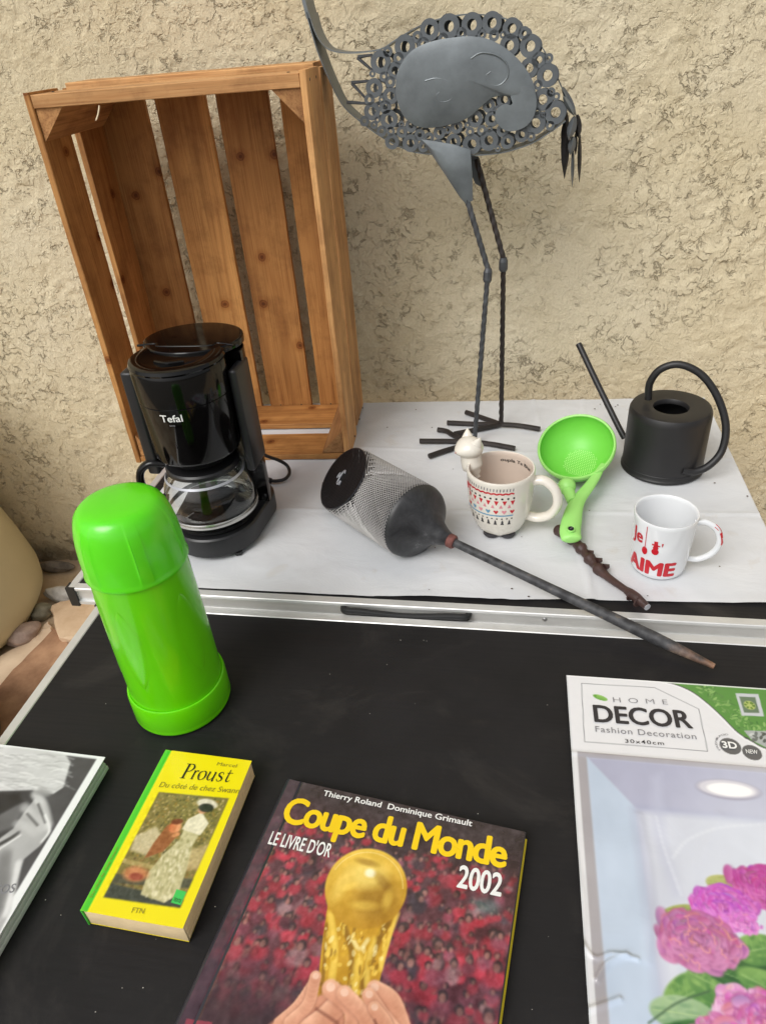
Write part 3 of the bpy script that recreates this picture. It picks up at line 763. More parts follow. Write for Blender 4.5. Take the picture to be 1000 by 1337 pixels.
strap('belly_band', [(52, 40), (88, 165), (128, 265), (170, 345), (230, 400), (300, 450), (380, 490), (440, 502), (560, 508), (680, 500), (780, 470), (850, 428), (895, 395)], m_sheet, taper=lambda t: 1.3 - t * 1.2 if t < .25 else 1)
# neck sheet above the frame, then a small head with a beak
def plate_bm(outline, y, th=.0016, dome=0.0, cen=None):
    P = [Vector((p.x, y, p.z)) for p in outline]
    c = cen or sum(P, Vector()) / len(P); bm = bmesh.new(); rows = []
    steps = [1, .93, .8, .6, .35, .12] if dome else [1, .5]
    for s in steps:
        rows.append([bm.verts.new((c.x + (p.x - c.x) * s, y - dome * (1 - s * s) ** .8, c.z + (p.z - c.z) * s)) for p in P])
    cv = bm.verts.new((c.x, y - dome, c.z)); n = len(P)
    for i in range(len(rows) - 1):
        for k in range(n): bm.faces.new((rows[i][k], rows[i][(k + 1) % n], rows[i + 1][(k + 1) % n], rows[i + 1][k]))
    for k in range(n): bm.faces.new((rows[-1][k], rows[-1][(k + 1) % n], cv))
    g = bmesh.ops.extrude_face_region(bm, geom=bm.faces[:])
    for v in g['geom']:
        if isinstance(v, bmesh.types.BMVert): v.co.y += th
    bmesh.ops.recalc_face_normals(bm, faces=bm.faces)
    return bm
neck_pts = [(58, 60), (30, -60), (22, -170), (50, -260), (110, -310)]
strap('neck_band', neck_pts, m_sheet, width=.050, th=.005, y0=-.004)
hd_ = [B(70, -300), B(120, -345), B(180, -335), B(330, -290), B(200, -285), B(120, -275)]
obj('head', plate_bm(hd_, .014, .006), m_sheet, bird)
# big plate
ol = [(343, 300), (345, 250), (360, 210), (385, 175), (420, 150), (470, 132), (530, 122), (585, 118), (640, 126), (690, 150), (730, 182), (765, 222), (788, 265), (797, 300), (790, 318), (760, 324), (725, 318), (700, 312), (680, 311), (650, 322), (615, 352), (585, 378), (550, 396), (500, 410), (450, 416), (410, 410), (375, 385), (353, 345)]
op = spline([B(*p) for p in ol + ol[:1]], 4)[:-1]
cenp = B(570, 255); cenp.y = 0
pl = autosmooth(obj('wing_plate', plate_bm(op, -.006, .0014, .007, Vector((cenp.x, -.006, cenp.z))), m_sheet, bird), 30)
def curl(name, pts, wid, y, mat, parent, th=.0016, bulge=.003):
    P = spline([B(*p) for p in pts], 6); bm = bmesh.new(); R_ = []
    for i, p in enumerate(P):
        a = P[max(i - 1, 0)]; b = P[min(i + 1, len(P) - 1)]; t = (b - a).normalized(); nn = Vector((-t.z, 0, t.x)); f = i / (len(P) - 1)
        w_ = np.interp(f, np.linspace(0, 1, len(wid)), wid) * .00055
        R_.append([bm.verts.new((p.x + nn.x * s * w_, y - (bulge if abs(s) < .5 else 0) + e, p.z + nn.z * s * w_)) for s, e in ((-1, 0), (-.35, 0), (.35, 0), (1, 0), (1, th), (-1, th))])
    m = 6
    for i in range(len(R_) - 1):
        for k in range(m): bm.faces.new((R_[i][k], R_[i][(k + 1) % m], R_[i + 1][(k + 1) % m], R_[i + 1][k]))
    bm.faces.new(R_[0]); bm.faces.new(R_[-1][::-1]); bmesh.ops.recalc_face_normals(bm, faces=bm.faces)
    return autosmooth(obj(name, bm, mat, parent), 50)
hk = [(735, 285), (770, 280), (795, 300), (800, 340), (790, 380), (768, 408), (738, 423), (704, 425), (680, 410), (667, 386), (668, 361), (682, 345), (702, 338), (714, 341), (722, 334), (716, 318), (722, 300)]
bm = bmesh.new(); HP = spline([B(*p) for p in hk + hk[:1]], 4)[:-1]
bm.faces.new([bm.verts.new((p.x, -.0092, p.z)) for p in HP]); bmesh.ops.triangulate(bm, faces=bm.faces)
g = bmesh.ops.extrude_face_region(bm, geom=bm.faces[:])
for v in g['geom']:
    if isinstance(v, bmesh.types.BMVert): v.co.y += .0030
bmesh.ops.recalc_face_normals(bm, faces=bm.faces); autosmooth(obj('wing_curl', bm, m_sheet, bird), 30)
for pts in ([(440, 262), (475, 254), (512, 262), (532, 290), (522, 322), (492, 330), (476, 312), (488, 296)], [(588, 190), (620, 172), (668, 178), (702, 205), (706, 248), (680, 276), (648, 272), (636, 248), (652, 232)]):
    P = spline([B(*p) for p in pts], 6)
    def domey(p):
        dx = (p.x - cenp.x) / .125; dz = (p.z - cenp.z) / .08; s2 = min(dx * dx + dz * dz, .98)
        return -.006 - .007 * (1 - s2) ** .8 + .0010
    autosmooth(obj('embossed_scroll', tube_bm([(p.x, domey(p) + .0004, p.z) for p in P], .0013, 8), m_sheet, pl))
# rings, front face and rear face
ringc = {}
def ring_mesh(ro, ri):
    k = (round(ro, 4), round(ri, 4))
    if k in ringc: return ringc[k]
    bm = bmesh.new(); n = 24; rr = []
    for r, y in ((ro, 0), (ri, 0), (ri, .0022), (ro, .0022)):
        rr.append([bm.verts.new((r * math.cos(2 * math.pi * q / n), y, r * math.sin(2 * math.pi * q / n))) for q in range(n)])
    for i in range(4):
        a, b = rr[i], rr[(i + 1) % 4]
        for q in range(n): bm.faces.new((a[q], b[q], b[(q + 1) % n], a[(q + 1) % n]))
    bmesh.ops.recalc_face_normals(bm, faces=bm.faces)
    me = bpy.data.meshes.new('ring'); bm.to_mesh(me); bm.free(); me.materials.append(m_sheet_dark)
    me.polygons.foreach_set('use_smooth', [True] * len(me.polygons)); me.set_sharp_from_angle(angle=R(40))
    ringc[k] = me; return me
RL = [(293, 203, 33), (372, 152, 33), (340, 230, 25), (272, 287, 28), (325, 312, 25), (265, 363, 27), (320, 390, 29), (330, 462, 24), (390, 467, 27), (362, 430, 18), (392, 410, 20), (420, 440, 18), (452, 97, 30), (515, 85, 33), (432, 145, 20), (590, 80, 32), (655, 74, 30), (556, 108, 16), (720, 92, 28), (712, 148, 30), (662, 116, 16), (780, 150, 32), (776, 222, 28), (836, 246, 33), (820, 325, 32), (862, 367, 34), (797, 402, 32), (600, 388, 25), (655, 388, 23), (590, 470, 31), (645, 458, 31), (705, 462, 22), (752, 440, 22), (540, 414, 20), (484, 432, 20), (530, 462, 24), (432, 478, 18), (760, 108, 18), (808, 195, 22), (303, 250, 14), (496, 126, 16), (622, 112, 14), (695, 325, 24), (645, 345, 20), (478, 475, 20), (296, 428, 17), (412, 120, 16), (690, 425, 20), (316, 168, 15), (240, 395, 16), (622, 425, 16), (848, 300, 13), (840, 190, 14)]
def pin(P_, x, y):
    c_ = False
    for i in range(len(P_)):
        (x0, y0), (x1, y1) = P_[i], P_[(i + 1) % len(P_)]
        if (y0 > y) != (y1 > y) and x < (x1 - x0) * (y - y0) / (y1 - y0) + x0: c_ = not c_
    return c_
body_o = [(250, 180), (345, 128), (430, 80), (520, 54), (600, 47), (700, 62), (785, 115), (828, 170), (865, 245), (890, 300), (895, 395), (850, 428), (780, 470), (680, 500), (560, 508), (440, 502), (380, 490), (300, 450), (232, 400), (236, 300)]
rq = random.Random(14)
for r in (24, 20, 17, 14, 12, 10):
    for _ in range(500):
        x, y = rq.uniform(230, 900), rq.uniform(45, 510)
        if not all(pin(body_o, x + dx * r * .9, y + dy * r * .9) for dx, dy in ((1, 0), (-1, 0), (0, 1), (0, -1))): continue
        if pin(ol, x, y) or pin(ol, (x * 3 + 570) / 4 if False else x + (8 if x < 570 else -8), y + (6 if y < 255 else -6)): continue
        if all(math.hypot(x - a, y - b) > (r + c_) * .86 for a, b, c_ in RL): RL.append((x, y, r))
sc = 2 * (B(500, 300) - B(400, 300)).length / 200
for i, (rx, ry, r) in enumerate(RL):
    p = B(rx, ry)
    o = obj('ring', ring_mesh(r * sc, r * sc * (.46 if r > 20 else .40)), None, bird); o.location = (p.x, -.002, p.z)
rnd = random.Random(3)
for i, (rx, ry, r) in enumerate(RL):
    if r < 18: continue
    p = B(rx + 8, ry + 6); o = obj('ring', ring_mesh(r * sc * .98, r * sc * .55), None, bird); o.location = (p.x, BB - .003, p.z)
for tri in ([(218, 186), (262, 180), (272, 236), (216, 188)], [(196, 270), (262, 264), (248, 326), (198, 272)], [(182, 334), (248, 338), (250, 400)]):
    P = [B(*p) for p in tri]
    obj('wire_triangle', tube_bm([(p.x, .001, p.z) for p in P], .0024, 6), m_rod, bird)
# thighs
th1 = [B(428, 452), B(470, 458), B(530, 468), B(586, 486), B(592, 560), B(594, 650), B(572, 662), B(552, 640), B(500, 560)]
autosmooth(obj('thigh', plate_bm(th1, -.010, .0018, .005), m_sheet, bird), 30)
th2 = [B(560, 505, BB), B(612, 512, BB), B(620, 560, BB), B(618, 610, BB), B(600, 600, BB)]
obj('thigh', plate_bm(th2, BB + .002, .0018), m_sheet_dark, bird)
# legs: square rods twisted, with a wrapped knee
def rod(name, a, b, r, mat, parent, tw=.32, n=5):
    k = max(int((Vector(b) - Vector(a)).length / .004), 2)
    P = [Vector(a).lerp(Vector(b), i / k) for i in range(k + 1)]
    return autosmooth(obj(name, tube_bm(P, r, n, twist=tw), mat, parent), 30)
F1 = at_z(619, 577, ZC + .006) - bo_; F2 = at_z(654, 554, ZC + .006) - bo_
k1 = at_y(637, 352, (BY + F1.y * .4)) - bo_; k2 = at_y(657, 338, BY + F2.y * .7) - bo_
t1 = at_y(608, 255, BY - .006) - bo_; t2 = at_y(622, 208, BY + BB) - bo_
for (tt, kk, ff, mt) in ((t1, k1, F1, m_rod), (t2, k2, F2, m_rod2)):
    lg = rod('leg', tt, kk, .0047, mt, bird); rod('shin', kk, ff, .0045, mt, lg)
    d = (ff - kk).normalized()
    obj('knee_wrap', tube_bm([kk - d * .002, kk + d * .004, kk + d * .016, kk + d * .020], [.0055, .0075, .0075, .0055], 10), m_rod, lg)
c3 = lambda x, y: (520 + x / 3.427, 230 + y / 3.427)
def toe(hub, pts):
    P = [hub] + [at_z(*c3(*p), ZC + .006) - bo_ for p in pts]
    for q in P[1:]: q.z = .0055
    autosmooth(obj('toe', tube_bm(spline(P, 5), .0048, 8), m_rod2, bird))
toe(F2, [(540, 1115), (632, 1130)]); toe(F2, [(390, 1085), (302, 1055)]); toe(F2, [(350, 1108), (218, 1102)]); toe(F2, [(355, 1132), (250, 1152)])
toe(F1, [(430, 1200), (520, 1217)]); toe(F1, [(230, 1185), (95, 1184)]); toe(F1, [(250, 1215), (185, 1235), (137, 1252)]); toe(F1, [(250, 1160), (215, 1140), (176, 1133)])
# tail feathers
ct = lambda x, y: (690 + x / 8.36, 90 + y / 8.36)
def feather(name, a, b, w_, y, mat):
    A = Bp(*ct(*a), y); Z = Bp(*ct(*b), y); A.y = Z.y = y; d = (Z - A); L = d.length; d.normalize(); nn = Vector((-d.z, 0, d.x)); W = w_ * .0013 / 8.36
    pts = [(0, .25), (.1, .6), (.3, .9), (.5, 1), (.7, .85), (.85, .5), (1, .05)]; bm = bmesh.new(); R_ = []
    for t, s in pts:
        p = A + d * L * t; R_.append([bm.verts.new(p + nn * W * s + Vector((0, .003, 0))), bm.verts.new(p + Vector((0, -.001, 0))), bm.verts.new(p - nn * W * s + Vector((0, .004, 0)))])
    for i in range(len(R_) - 1):
        for k in range(2): bm.faces.new((R_[i][k], R_[i][k + 1], R_[i + 1][k + 1], R_[i + 1][k]))
    g = bmesh.ops.extrude_face_region(bm, geom=bm.faces[:])
    for v in g['geom']:
        if isinstance(v, bmesh.types.BMVert): v.co.y += .0012
    bmesh.ops.recalc_face_normals(bm, faces=bm.faces); autosmooth(obj(name, bm, mat, bird), 30)
feather('tail_feather', (368, 200), (520, 520), 30, .012, m_sheet_dark)
feather('tail_feather', (380, 300), (500, 520), 26, .004, m_sheet)
feather('tail_feather', (410, 470), (390, 1200), 42, .026, m_dark_iron)
feather('tail_feather', (405, 560), (378, 840), 34, .030, m_dark_iron)
feather('tail_feather', (505, 520), (435, 780), 42, .008, m_sheet_dark)
feather('tail_feather', (490, 740), (455, 940), 36, .012, m_sheet)
feather('tail_feather', (485, 850), (475, 1290), 16, .016, m_sheet)
feather('tail_feather', (530, 500), (545, 760), 36, .018, m_dark_iron)
feather('tail_feather', (515, 700), (510, 940), 18, .020, m_dark_iron)
feather('tail_feather', (558, 700), (552, 1240), 20, .022, m_dark_iron)

# ------------------------------------------------------------------ watering can
wx, wy = .247, 1.082
wc = thing('watering_can', 'matt black metal watering can with long thin spout and hoop handle', 'watering can', (wx, wy, ZC), 0)
zt = .111
lathe('can_body', [(0, .002), (.0635, .001), (.0650, .002), (.0650, .005), (.0638, .0065), (.0630, .010), (.0628, zt - .014), (.0622, zt - .006), (.0595, zt - .001), (.054, zt), (.0275, zt - .0025), (.0268, zt - .0035), (.0262, zt - .010), (.060, zt - .016), (.060, .006), (0, .005)], m_can, wc, 96, ang=32)
lathe('seam_ring', [(.0632, .0125), (.0636, .013), (.0632, .0135)], m_can, wc, 80, capb=False, capt=False)
def wl(px, py, y): return at_y(px, py, y) - Vector((wx, wy, ZC))
hA = wl(846, 521, wy + .012); hB_ = wl(890, 614, wy - .058)
hps = [hA, wl(848, 500, wy + .012), wl(862, 482, wy + .010), wl(887, 476, wy + .006), wl(915, 489, wy - .002), wl(936, 518, wy - .014), wl(947, 555, wy - .028), wl(942, 588, wy - .040), wl(925, 608, wy - .050), wl(906, 616, wy - .055), hB_]
hn = autosmooth(obj('handle', tube_bm(spline(hps, 7), .0058, 14), m_can, wc))
cs = [wl(815, 572, wy + .045), wl(806, 555, wy + .060), wl(780, 502, wy + .11), wl(755, 449, wy + .16)]
spt = tube_bm(spline(cs, 6), .0052, 14, caps=False)
autosmooth(obj('spout', spt, m_can, wc))

# ------------------------------------------------------------------ garden torch lamp with mesh head
RH = .0555
A = at_z(447, 624, HB + RH); Bq = at_z(541, 680, HB + RH); Nk = at_z(588, 706, HB + .043); Tp = at_z(932, 870, .0075)
ax = (Bq - A).normalized()
tl = thing('garden_torch', 'black garden torch with silver mesh head and long stake lying across tables', 'garden torch', tuple(Vector((A.x, A.y, HB))), 0)
to = Vector((A.x, A.y, HB))
qh = ax.to_track_quat('Z', 'Y'); Lh = (Bq - A).length
def into(o, origin, q):
    o.location = origin - to; o.rotation_mode = 'QUATERNION'; o.rotation_quaternion = q; return o
ve = (EYE - A).normalized(); vp = (ve - ax * ve.dot(ax)).normalized(); vl = qh.inverted() @ vp; va = math.atan2(vl.y, vl.x)
CUT = 1.72        # the head's end is cut obliquely, its face turned up
def zc_(a, r=RH): return r * CUT * math.cos(a - va)
def prof_r(z, a): 
    e = z - zc_(a); return RH * float(np.interp(e, [0, .003, .010], [.965, .99, 1.0]))
bm = bmesh.new(); NS = 74; M = 26
for sgn in (1, -1):
    for s_i in range(NS):
        a0 = 2 * math.pi * s_i / NS; P = []
        for k in range(M + 1):
            z = -RH * CUT + (Lh + RH * CUT) * k / M; a = a0 + sgn * 1.55 * (z / RH) * .60
            if z < zc_(a): continue
            r = prof_r(z, a) + sgn * .0003; P.append(Vector((r * math.cos(a), r * math.sin(a), z)))
        if len(P) > 1: tube_bm(P, .00072, 3, False, bm)
o = into(obj('mesh_sleeve', bm, m_wire, tl), A, qh); o['kind'] = 'stuff'
e1 = Vector((math.cos(va), math.sin(va), CUT)); e2 = Vector((-math.sin(va), math.cos(va), 0)); cn = e1.cross(e2).normalized()
if cn.z > 0: cn = -cn
# liner just inside the mesh, its end following the oblique cut
bm = bmesh.new(); n = 56; lo2 = []; hi2 = []
for k in range(n):
    a = 2 * math.pi * k / n; r = RH * .90
    lo2.append(bm.verts.new((r * math.cos(a), r * math.sin(a), zc_(a, r) + .004))); hi2.append(bm.verts.new((r * math.cos(a), r * math.sin(a), Lh)))
for k in range(n): bm.faces.new((lo2[k], lo2[(k + 1) % n], hi2[(k + 1) % n], hi2[k]))
bm.faces.new(lo2[::-1])
bmesh.ops.recalc_face_normals(bm, faces=bm.faces)
into(autosmooth(obj('inner_sleeve', bm, surf('dull_grey_liner', col(62, 59, 59), .6, .1, .2, 40, .1), tl), 40), A, qh)
def disc(rf_, off, th):
    bm = bmesh.new(); top = []; bot = []
    for k in range(n):
        a = 2 * math.pi * k / n; p = (e1 * math.cos(a) + e2 * math.sin(a)) * RH * rf_
        top.append(bm.verts.new(p + cn * off)); bot.append(bm.verts.new(p + cn * (off - th)))
    bm.faces.new(top); bm.faces.new(bot[::-1])
    for k in range(n): bm.faces.new((top[k], bot[k], bot[(k + 1) % n], top[(k + 1) % n]))
    bmesh.ops.recalc_face_normals(bm, faces=bm.faces); return bm
into(obj('end_disc', disc(.955, -.0006, .003), m_dark_iron, tl), A, qh)
bm = bmesh.new(); rim = [(e1 * math.cos(a) + e2 * math.sin(a)) * RH * .965 for a in np.linspace(0, 2 * math.pi, 65)]
into(autosmooth(obj('end_rim', tube_bm(rim, .0011, 6, False), m_wire_dark, tl)), A, qh)
bm = bmesh.new(); Rc = RH * .95
for ang in (32, -32):
    d1 = Vector((math.cos(R(ang)), math.sin(R(ang)))); nn = Vector((-d1.y, d1.x))
    for k in range(-19, 20):
        c_ = k / 19.5; h_ = math.sqrt(max(1 - c_ * c_, 0))
        if h_ > .05:
            q0 = nn * c_ - d1 * h_; q1 = nn * c_ + d1 * h_
            tube_bm([(e1 * q0.x + e2 * q0.y) * Rc + cn * .0008, (e1 * q1.x + e2 * q1.y) * Rc + cn * .0008], .0006, 3, False, bm)
o = into(obj('end_grille', bm, m_wire_dark, tl), A, qh); o['kind'] = 'stuff'
def dp3(x, y): return (e1.normalized() * x + e2 * y) + cn * .0020
bmq = bmesh.new(); tube_bm([dp3(.008 * math.cos(a), .0125 * math.sin(a)) for a in np.linspace(.4, 5.6, 20)], .0013, 6, True, bmq)
tube_bm([dp3(.010, .006), dp3(.013, .012)], .0013, 6, True, bmq); tube_bm([dp3(-.010, -.004), dp3(-.014, .002)], .0013, 6, True, bmq); tube_bm([dp3(-.020, -.006), dp3(-.023, .004)], .0013, 6, True, bmq)
into(obj('stamped_mark', bmq, m_silver_ink, tl), A, qh)
# dark cone and neck, bending gently onto the stake
dirn = (Nk - Bq).normalized(); stk = (Tp - Nk).normalized()
ct_ = [-.12, -.05, .03, .10, .18, .26, .35, .46, .60, .78, 1.0]
cr_ = [.985, 1.0, 1.0, .97, .90, .77, .62, .47, .35, .24, .155]
bm = bmesh.new(); ua = ax.orthogonal().normalized(); va_ = ax.cross(ua); RG = []
for t, r in zip(ct_, cr_):
    c_ = (Bq + (Nk - Bq) * t if t > 0 else Bq + ax * (t * .07)) - to
    RG.append([bm.verts.new(c_ + (ua * math.cos(a) + va_ * math.sin(a)) * RH * r) for a in np.linspace(0, 2 * math.pi, 56, endpoint=False)])
for i in range(len(RG) - 1):
    for k in range(56): bm.faces.new((RG[i][k], RG[i][(k + 1) % 56], RG[i + 1][(k + 1) % 56], RG[i + 1][k]))
bm.faces.new(RG[0][::-1]); bm.faces.new(RG[-1]); bmesh.ops.recalc_face_normals(bm, faces=bm.faces)
mm_, nt_, b_ = newmat('scuffed_black_iron'); n_ = N(nt_, 'ShaderNodeTexNoise', Scale=32.0, Detail=9.0, Roughness=0.75, Distortion=.6); nt_.links.new(coords(nt_, rnd=False), n_.inputs['Vector'])
nt_.links.new(ramp(nt_, n_.outputs[0], [(.40, col(34, 34, 36)), (.60, col(54, 54, 56)), (.66, col(70, 70, 72)), (.71, col(140, 138, 138))]), b_.inputs['Base Color']); b_.inputs['Roughness'].default_value = .42; bump(nt_, n_.outputs[0], b_, .4, .001)
cone = autosmooth(obj('lamp_base', bm, mm_, tl), 60)
autosmooth(obj('collar', tube_bm([Nk - stk * .004 - to, Nk - stk * .002 - to, Nk + stk * .005 - to, Nk + stk * .007 - to], [.0085, .0102, .0102, .0085], 20), m_rust, tl))
def scuff(c, s, mat, name='scratched_patch'):
    bm = bmesh.new(); rn = random.Random(5)
    return bm
Ls = (Tp - Nk).length; qs = stk.to_track_quat('Z', 'Y')
sp_ = lathe('stake', [(0, .002), (.0058, .002), (.0060, Ls * .3), (.0070, Ls * .62), (.0078, Ls * .8), (.0070, Ls * .87), (.0048, Ls * .95), (.0034, Ls), (0, Ls + .0008)], m_stake, tl, 20)
into(sp_, Nk, qs)

# ------------------------------------------------------------------ green rice ladle
lc = at_z(752, 583, HB + .058)
la = thing('rice_ladle', 'lime green plastic straining ladle between the cat mug and the watering can', 'ladle', (lc.x, lc.y, ZC), 0)
lo_ = Vector((lc.x, lc.y, ZC))
nrm = Vector((-.20, -.46, .86)).normalized(); ql = nrm.to_track_quat('Z', 'Y'); LR = .0585
cl_ = Vector((0, 0, HB + .058 - ZC))
def bowl_pt(r, a, z): return cl_ + ql @ Vector((r * math.cos(a), r * math.sin(a), z))
def bowl(name, prof, mat, par):
    bm = bmesh.new(); n = 72; rings = []
    for r, z in prof:
        rings.append([bm.verts.new(bowl_pt(r, 2 * math.pi * k / n, z)) for k in range(n)] if r > 1e-5 else [bm.verts.new(bowl_pt(0, 0, z))])
    for i in range(len(rings) - 1):
        a, b = rings[i], rings[i + 1]
        for k in range(n):
            if len(b) == 1: bm.faces.new((a[k], a[(k + 1) % n], b[0]))
            elif len(a) == 1: bm.faces.new((a[0], b[(k + 1) % n], b[k]))
            else: bm.faces.new((a[k], a[(k + 1) % n], b[(k + 1) % n], b[k]))
    bmesh.ops.recalc_face_normals(bm, faces=bm.faces)
    return autosmooth(obj(name, bm, mat, par), 50)
DP = .045
inner = [(LR * math.sin(t), -DP * math.cos(t)) for t in np.linspace(math.pi / 2, .45, 12)] + [(LR * .38, -DP * .935), (0, -DP * .94)]
outer = [((LR + .0022) * math.sin(t), -(DP + .0022) * math.cos(t)) for t in np.linspace(math.pi / 2, .3, 12)] + [(0, -DP - .002)]
bw = bowl('bowl', outer[::-1] + [(LR + .0026, .0012), (LR + .0012, .0024), (LR, .001)] + inner, m_ladle_in, la)
bowl('rim', [(LR + .0032, -.004), (LR + .0034, .002), (LR + .002, .0034), (LR - .0006, .0024), (LR - .0008, .0)], m_ladle, bw)
# strainer holes: small dark-edged dimples
bm = bmesh.new()
hole_c = ql.inverted() @ Vector((.05, -.75, -.66)); 
cdir = Vector((hole_c.x, hole_c.y, hole_c.z)).normalized()
for i in range(-9, 10):
    for j in range(-9, 10):
        u = (i + .5 * (j % 2)) * .0034; v = j * .0030
        if u * u + v * v > .027 ** 2: continue
        base = Vector((.004, -.006, 0)) + Vector((u, v, 0)); rr2 = (base.x ** 2 + base.y ** 2) / LR ** 2
        z = -DP * math.sqrt(max(1 - rr2, .02)) * 1.0; z = max(z, -DP * .938)
        p = Vector((base.x, base.y, z + .0005)); n_ = 6
        vs_ = [bm.verts.new(cl_ + ql @ (p + Vector((.0008 * math.cos(q * math.pi / 3), .0008 * math.sin(q * math.pi / 3), 0)))) for q in range(n_)]
        bm.faces.new(vs_)
o = obj('strainer_holes', bm, surf('hole_pale', col(196, 244, 150), .6, 0, .05, 30, 0), bw); o['kind'] = 'stuff'
lz = lambda px, py, z: at_z(px, py, HB + z) - lo_
hp = [lz(787, 606, .040), lz(779, 620, .036), lz(768, 636, .033), lz(757, 650, .031), lz(750, 663, .030), lz(746, 680, .0275), lz(744, 694, .026), lz(746, 705, .024)]
hr = [.004, .007, .0088, .0100, .0122, .0146, .0150, .0142]
P = spline(hp, 6); hr_ = list(np.interp(np.linspace(0, 1, len(P)), np.linspace(0, 1, len(hr)), hr)); hr_[-1] *= .82
P.append(P[-1] + (P[-1] - P[-2]).normalized() * .0006); hr_.append(hr_[-1] * .7)
lh = autosmooth(obj('handle', tube_bm(P, hr_, 20, flat=.52), m_ladle, la), 60)
bm = bmesh.new(); bmesh.ops.create_uvsphere(bm, u_segments=28, v_segments=16, radius=.0138)
bc = lz(739.5, 635, .036)
for v in bm.verts: v.co = v.co * Vector((1, 1, 1)).x + bc
autosmooth(obj('thumb_ball', bm, m_ladle, la), 80)
autosmooth(obj('thumb_neck', tube_bm([bc, lz(747, 655, .028)], [.010, .008], 12), m_ladle, la))
hc = lz(745, 690.5, .0362)
ring_ = lathe('hanging_hole', [(0, .0001), (.0040, .0001), (.0052, .0011), (.0058, .0004), (.0058, -.002), (0, -.002)], m_ladle, lh, 24); ring_.location = hc; ring_.rotation_euler = (R(10), 0, 0)
dk = lathe('hole_shade', [(0, .0004), (.0040, .0004), (.0040, .0010), (0, .0010)], m_ink, lh, 20); dk.location = hc + Vector((0, 0, .0002)); dk.rotation_euler = (R(10), 0, 0)
bm = bmesh.new(); tube_bm([hc + Vector((-.0012, -.002, .0015)), hc + Vector((.0016, .0008, .0017))], .0007, 6, True, bm); obj('hook_glint', bm, m_screw, lh)

# ------------------------------------------------------------------ carved brown wand
wa = at_z(727, 690, HB + .012); wb = at_z(842, 796, HB + .008); wt = thing('carved_wand', 'knobbly dark brown carved wand poking from under the green ladle handle', 'wand', (wa.x, wa.y, ZC), 0)
wo = Vector((wa.x, wa.y, ZC)); d = (wb - wa); P = []; rr_ = []; nW = 60
side = Vector((-d.y, d.x, 0)).normalized()
for i in range(nW + 1):
    t = i / nW; p = wa + d * t - wo; p.z = .0085 + .002 * math.sin(t * 9)
    bend = .0025 * math.sin(t * 7.5); P.append(p + side * bend)
    base = np.interp(t, [0, .15, .45, .55, .62, .80, .84, .90, .97, 1], [.0085, .0085, .0082, .0085, .0062, .0052, .0072, .0076, .0058, .0052])
    if t < .56: base += .0016 * math.sin(t * 50) + .0008 * math.sin(t * 113)
    rr_.append(float(base) * .86)
wnd = autosmooth(obj('shaft', tube_bm(P, rr_, 14), m_wand, wt), 60)
for t in (.27, .37, .47, .55):
    p = wa + d * t - wo; p.z = .011
    obj('thorn', tube_bm([p + side * .003, p + side * .0085, p + side * .0125 + d.normalized() * -.002], [.0055, .0035, .0006], 8), m_wand, wt)
for t in (.86, .93):
    p = wa + d * t - wo; p.z = .0085; dn = d.normalized()
    obj('ridge_ring', tube_bm([p - dn * .0012, p, p + dn * .0012], [.0068, .0082, .0068], 14), m_wand, wt)
obj('silver_tip', tube_bm([P[-1] - d.normalized() * .001, P[-1] + d.normalized() * .001], .0045, 12), m_silver_ink, wt)

# ------------------------------------------------------------------ cat mug
mc = at_z(652, 687, ZC)
cat = thing('cat_mug', 'cream mug with cat head on the rim and red folk pattern', 'mug', (mc.x, mc.y, ZC), 0)
mh = height_at(mc.x, mc.y, 611) - ZC
MR = .0490
def r1(z):
    t = z / mh
    return float(np.interp(t, [0, .06, .14, .26, .42, .65, 1.0], [.030, .0350, .0385, .0430, .0462, .0480, MR]))
zz = np.linspace(.006, mh, 20)
wt_ = .0042
lathe('mug_body', [(0, .004), (.030, .004)] + [(r1(z - .004), z) for z in zz] + [(MR - .0012, mh + .0016), (MR - wt_ + .001, mh + .0014)], m_cream_ceramic, cat, 96, ang=60, capt=False)
lathe('mug_inside', [(MR - wt_ + .001, mh + .0014)] + [(r1(z - .004) - wt_, z) for z in zz[::-1][:-3]] + [(0, .014)], m_inside_beige, cat, 96, ang=60, capb=False)
for a in (-118, -62, 90):
    lathe('foot_pad', [(0, 0), (.010, 0), (.0125, .003), (.012, .007), (0, .009)], m_ink_soft, cat, 20, .024 * math.cos(R(a)), .024 * math.sin(R(a)))
ha = R(-8)
def rad(a, r, z): return (r * math.cos(a), r * math.sin(a), z)
hpm = [rad(ha, .043, mh * .84), rad(ha, .062, mh * .86), rad(ha - .03, .078, mh * .74), rad(ha - .05, .083, mh * .53), rad(ha - .04, .074, mh * .33), rad(ha - .02, .056, mh * .24), rad(ha, .038, mh * .26)]
autosmooth(obj('handle', tube_bm(spline(hpm, 8), [.0085] * 49, 18, flat=.8), m_cream_ceramic, cat), 70)
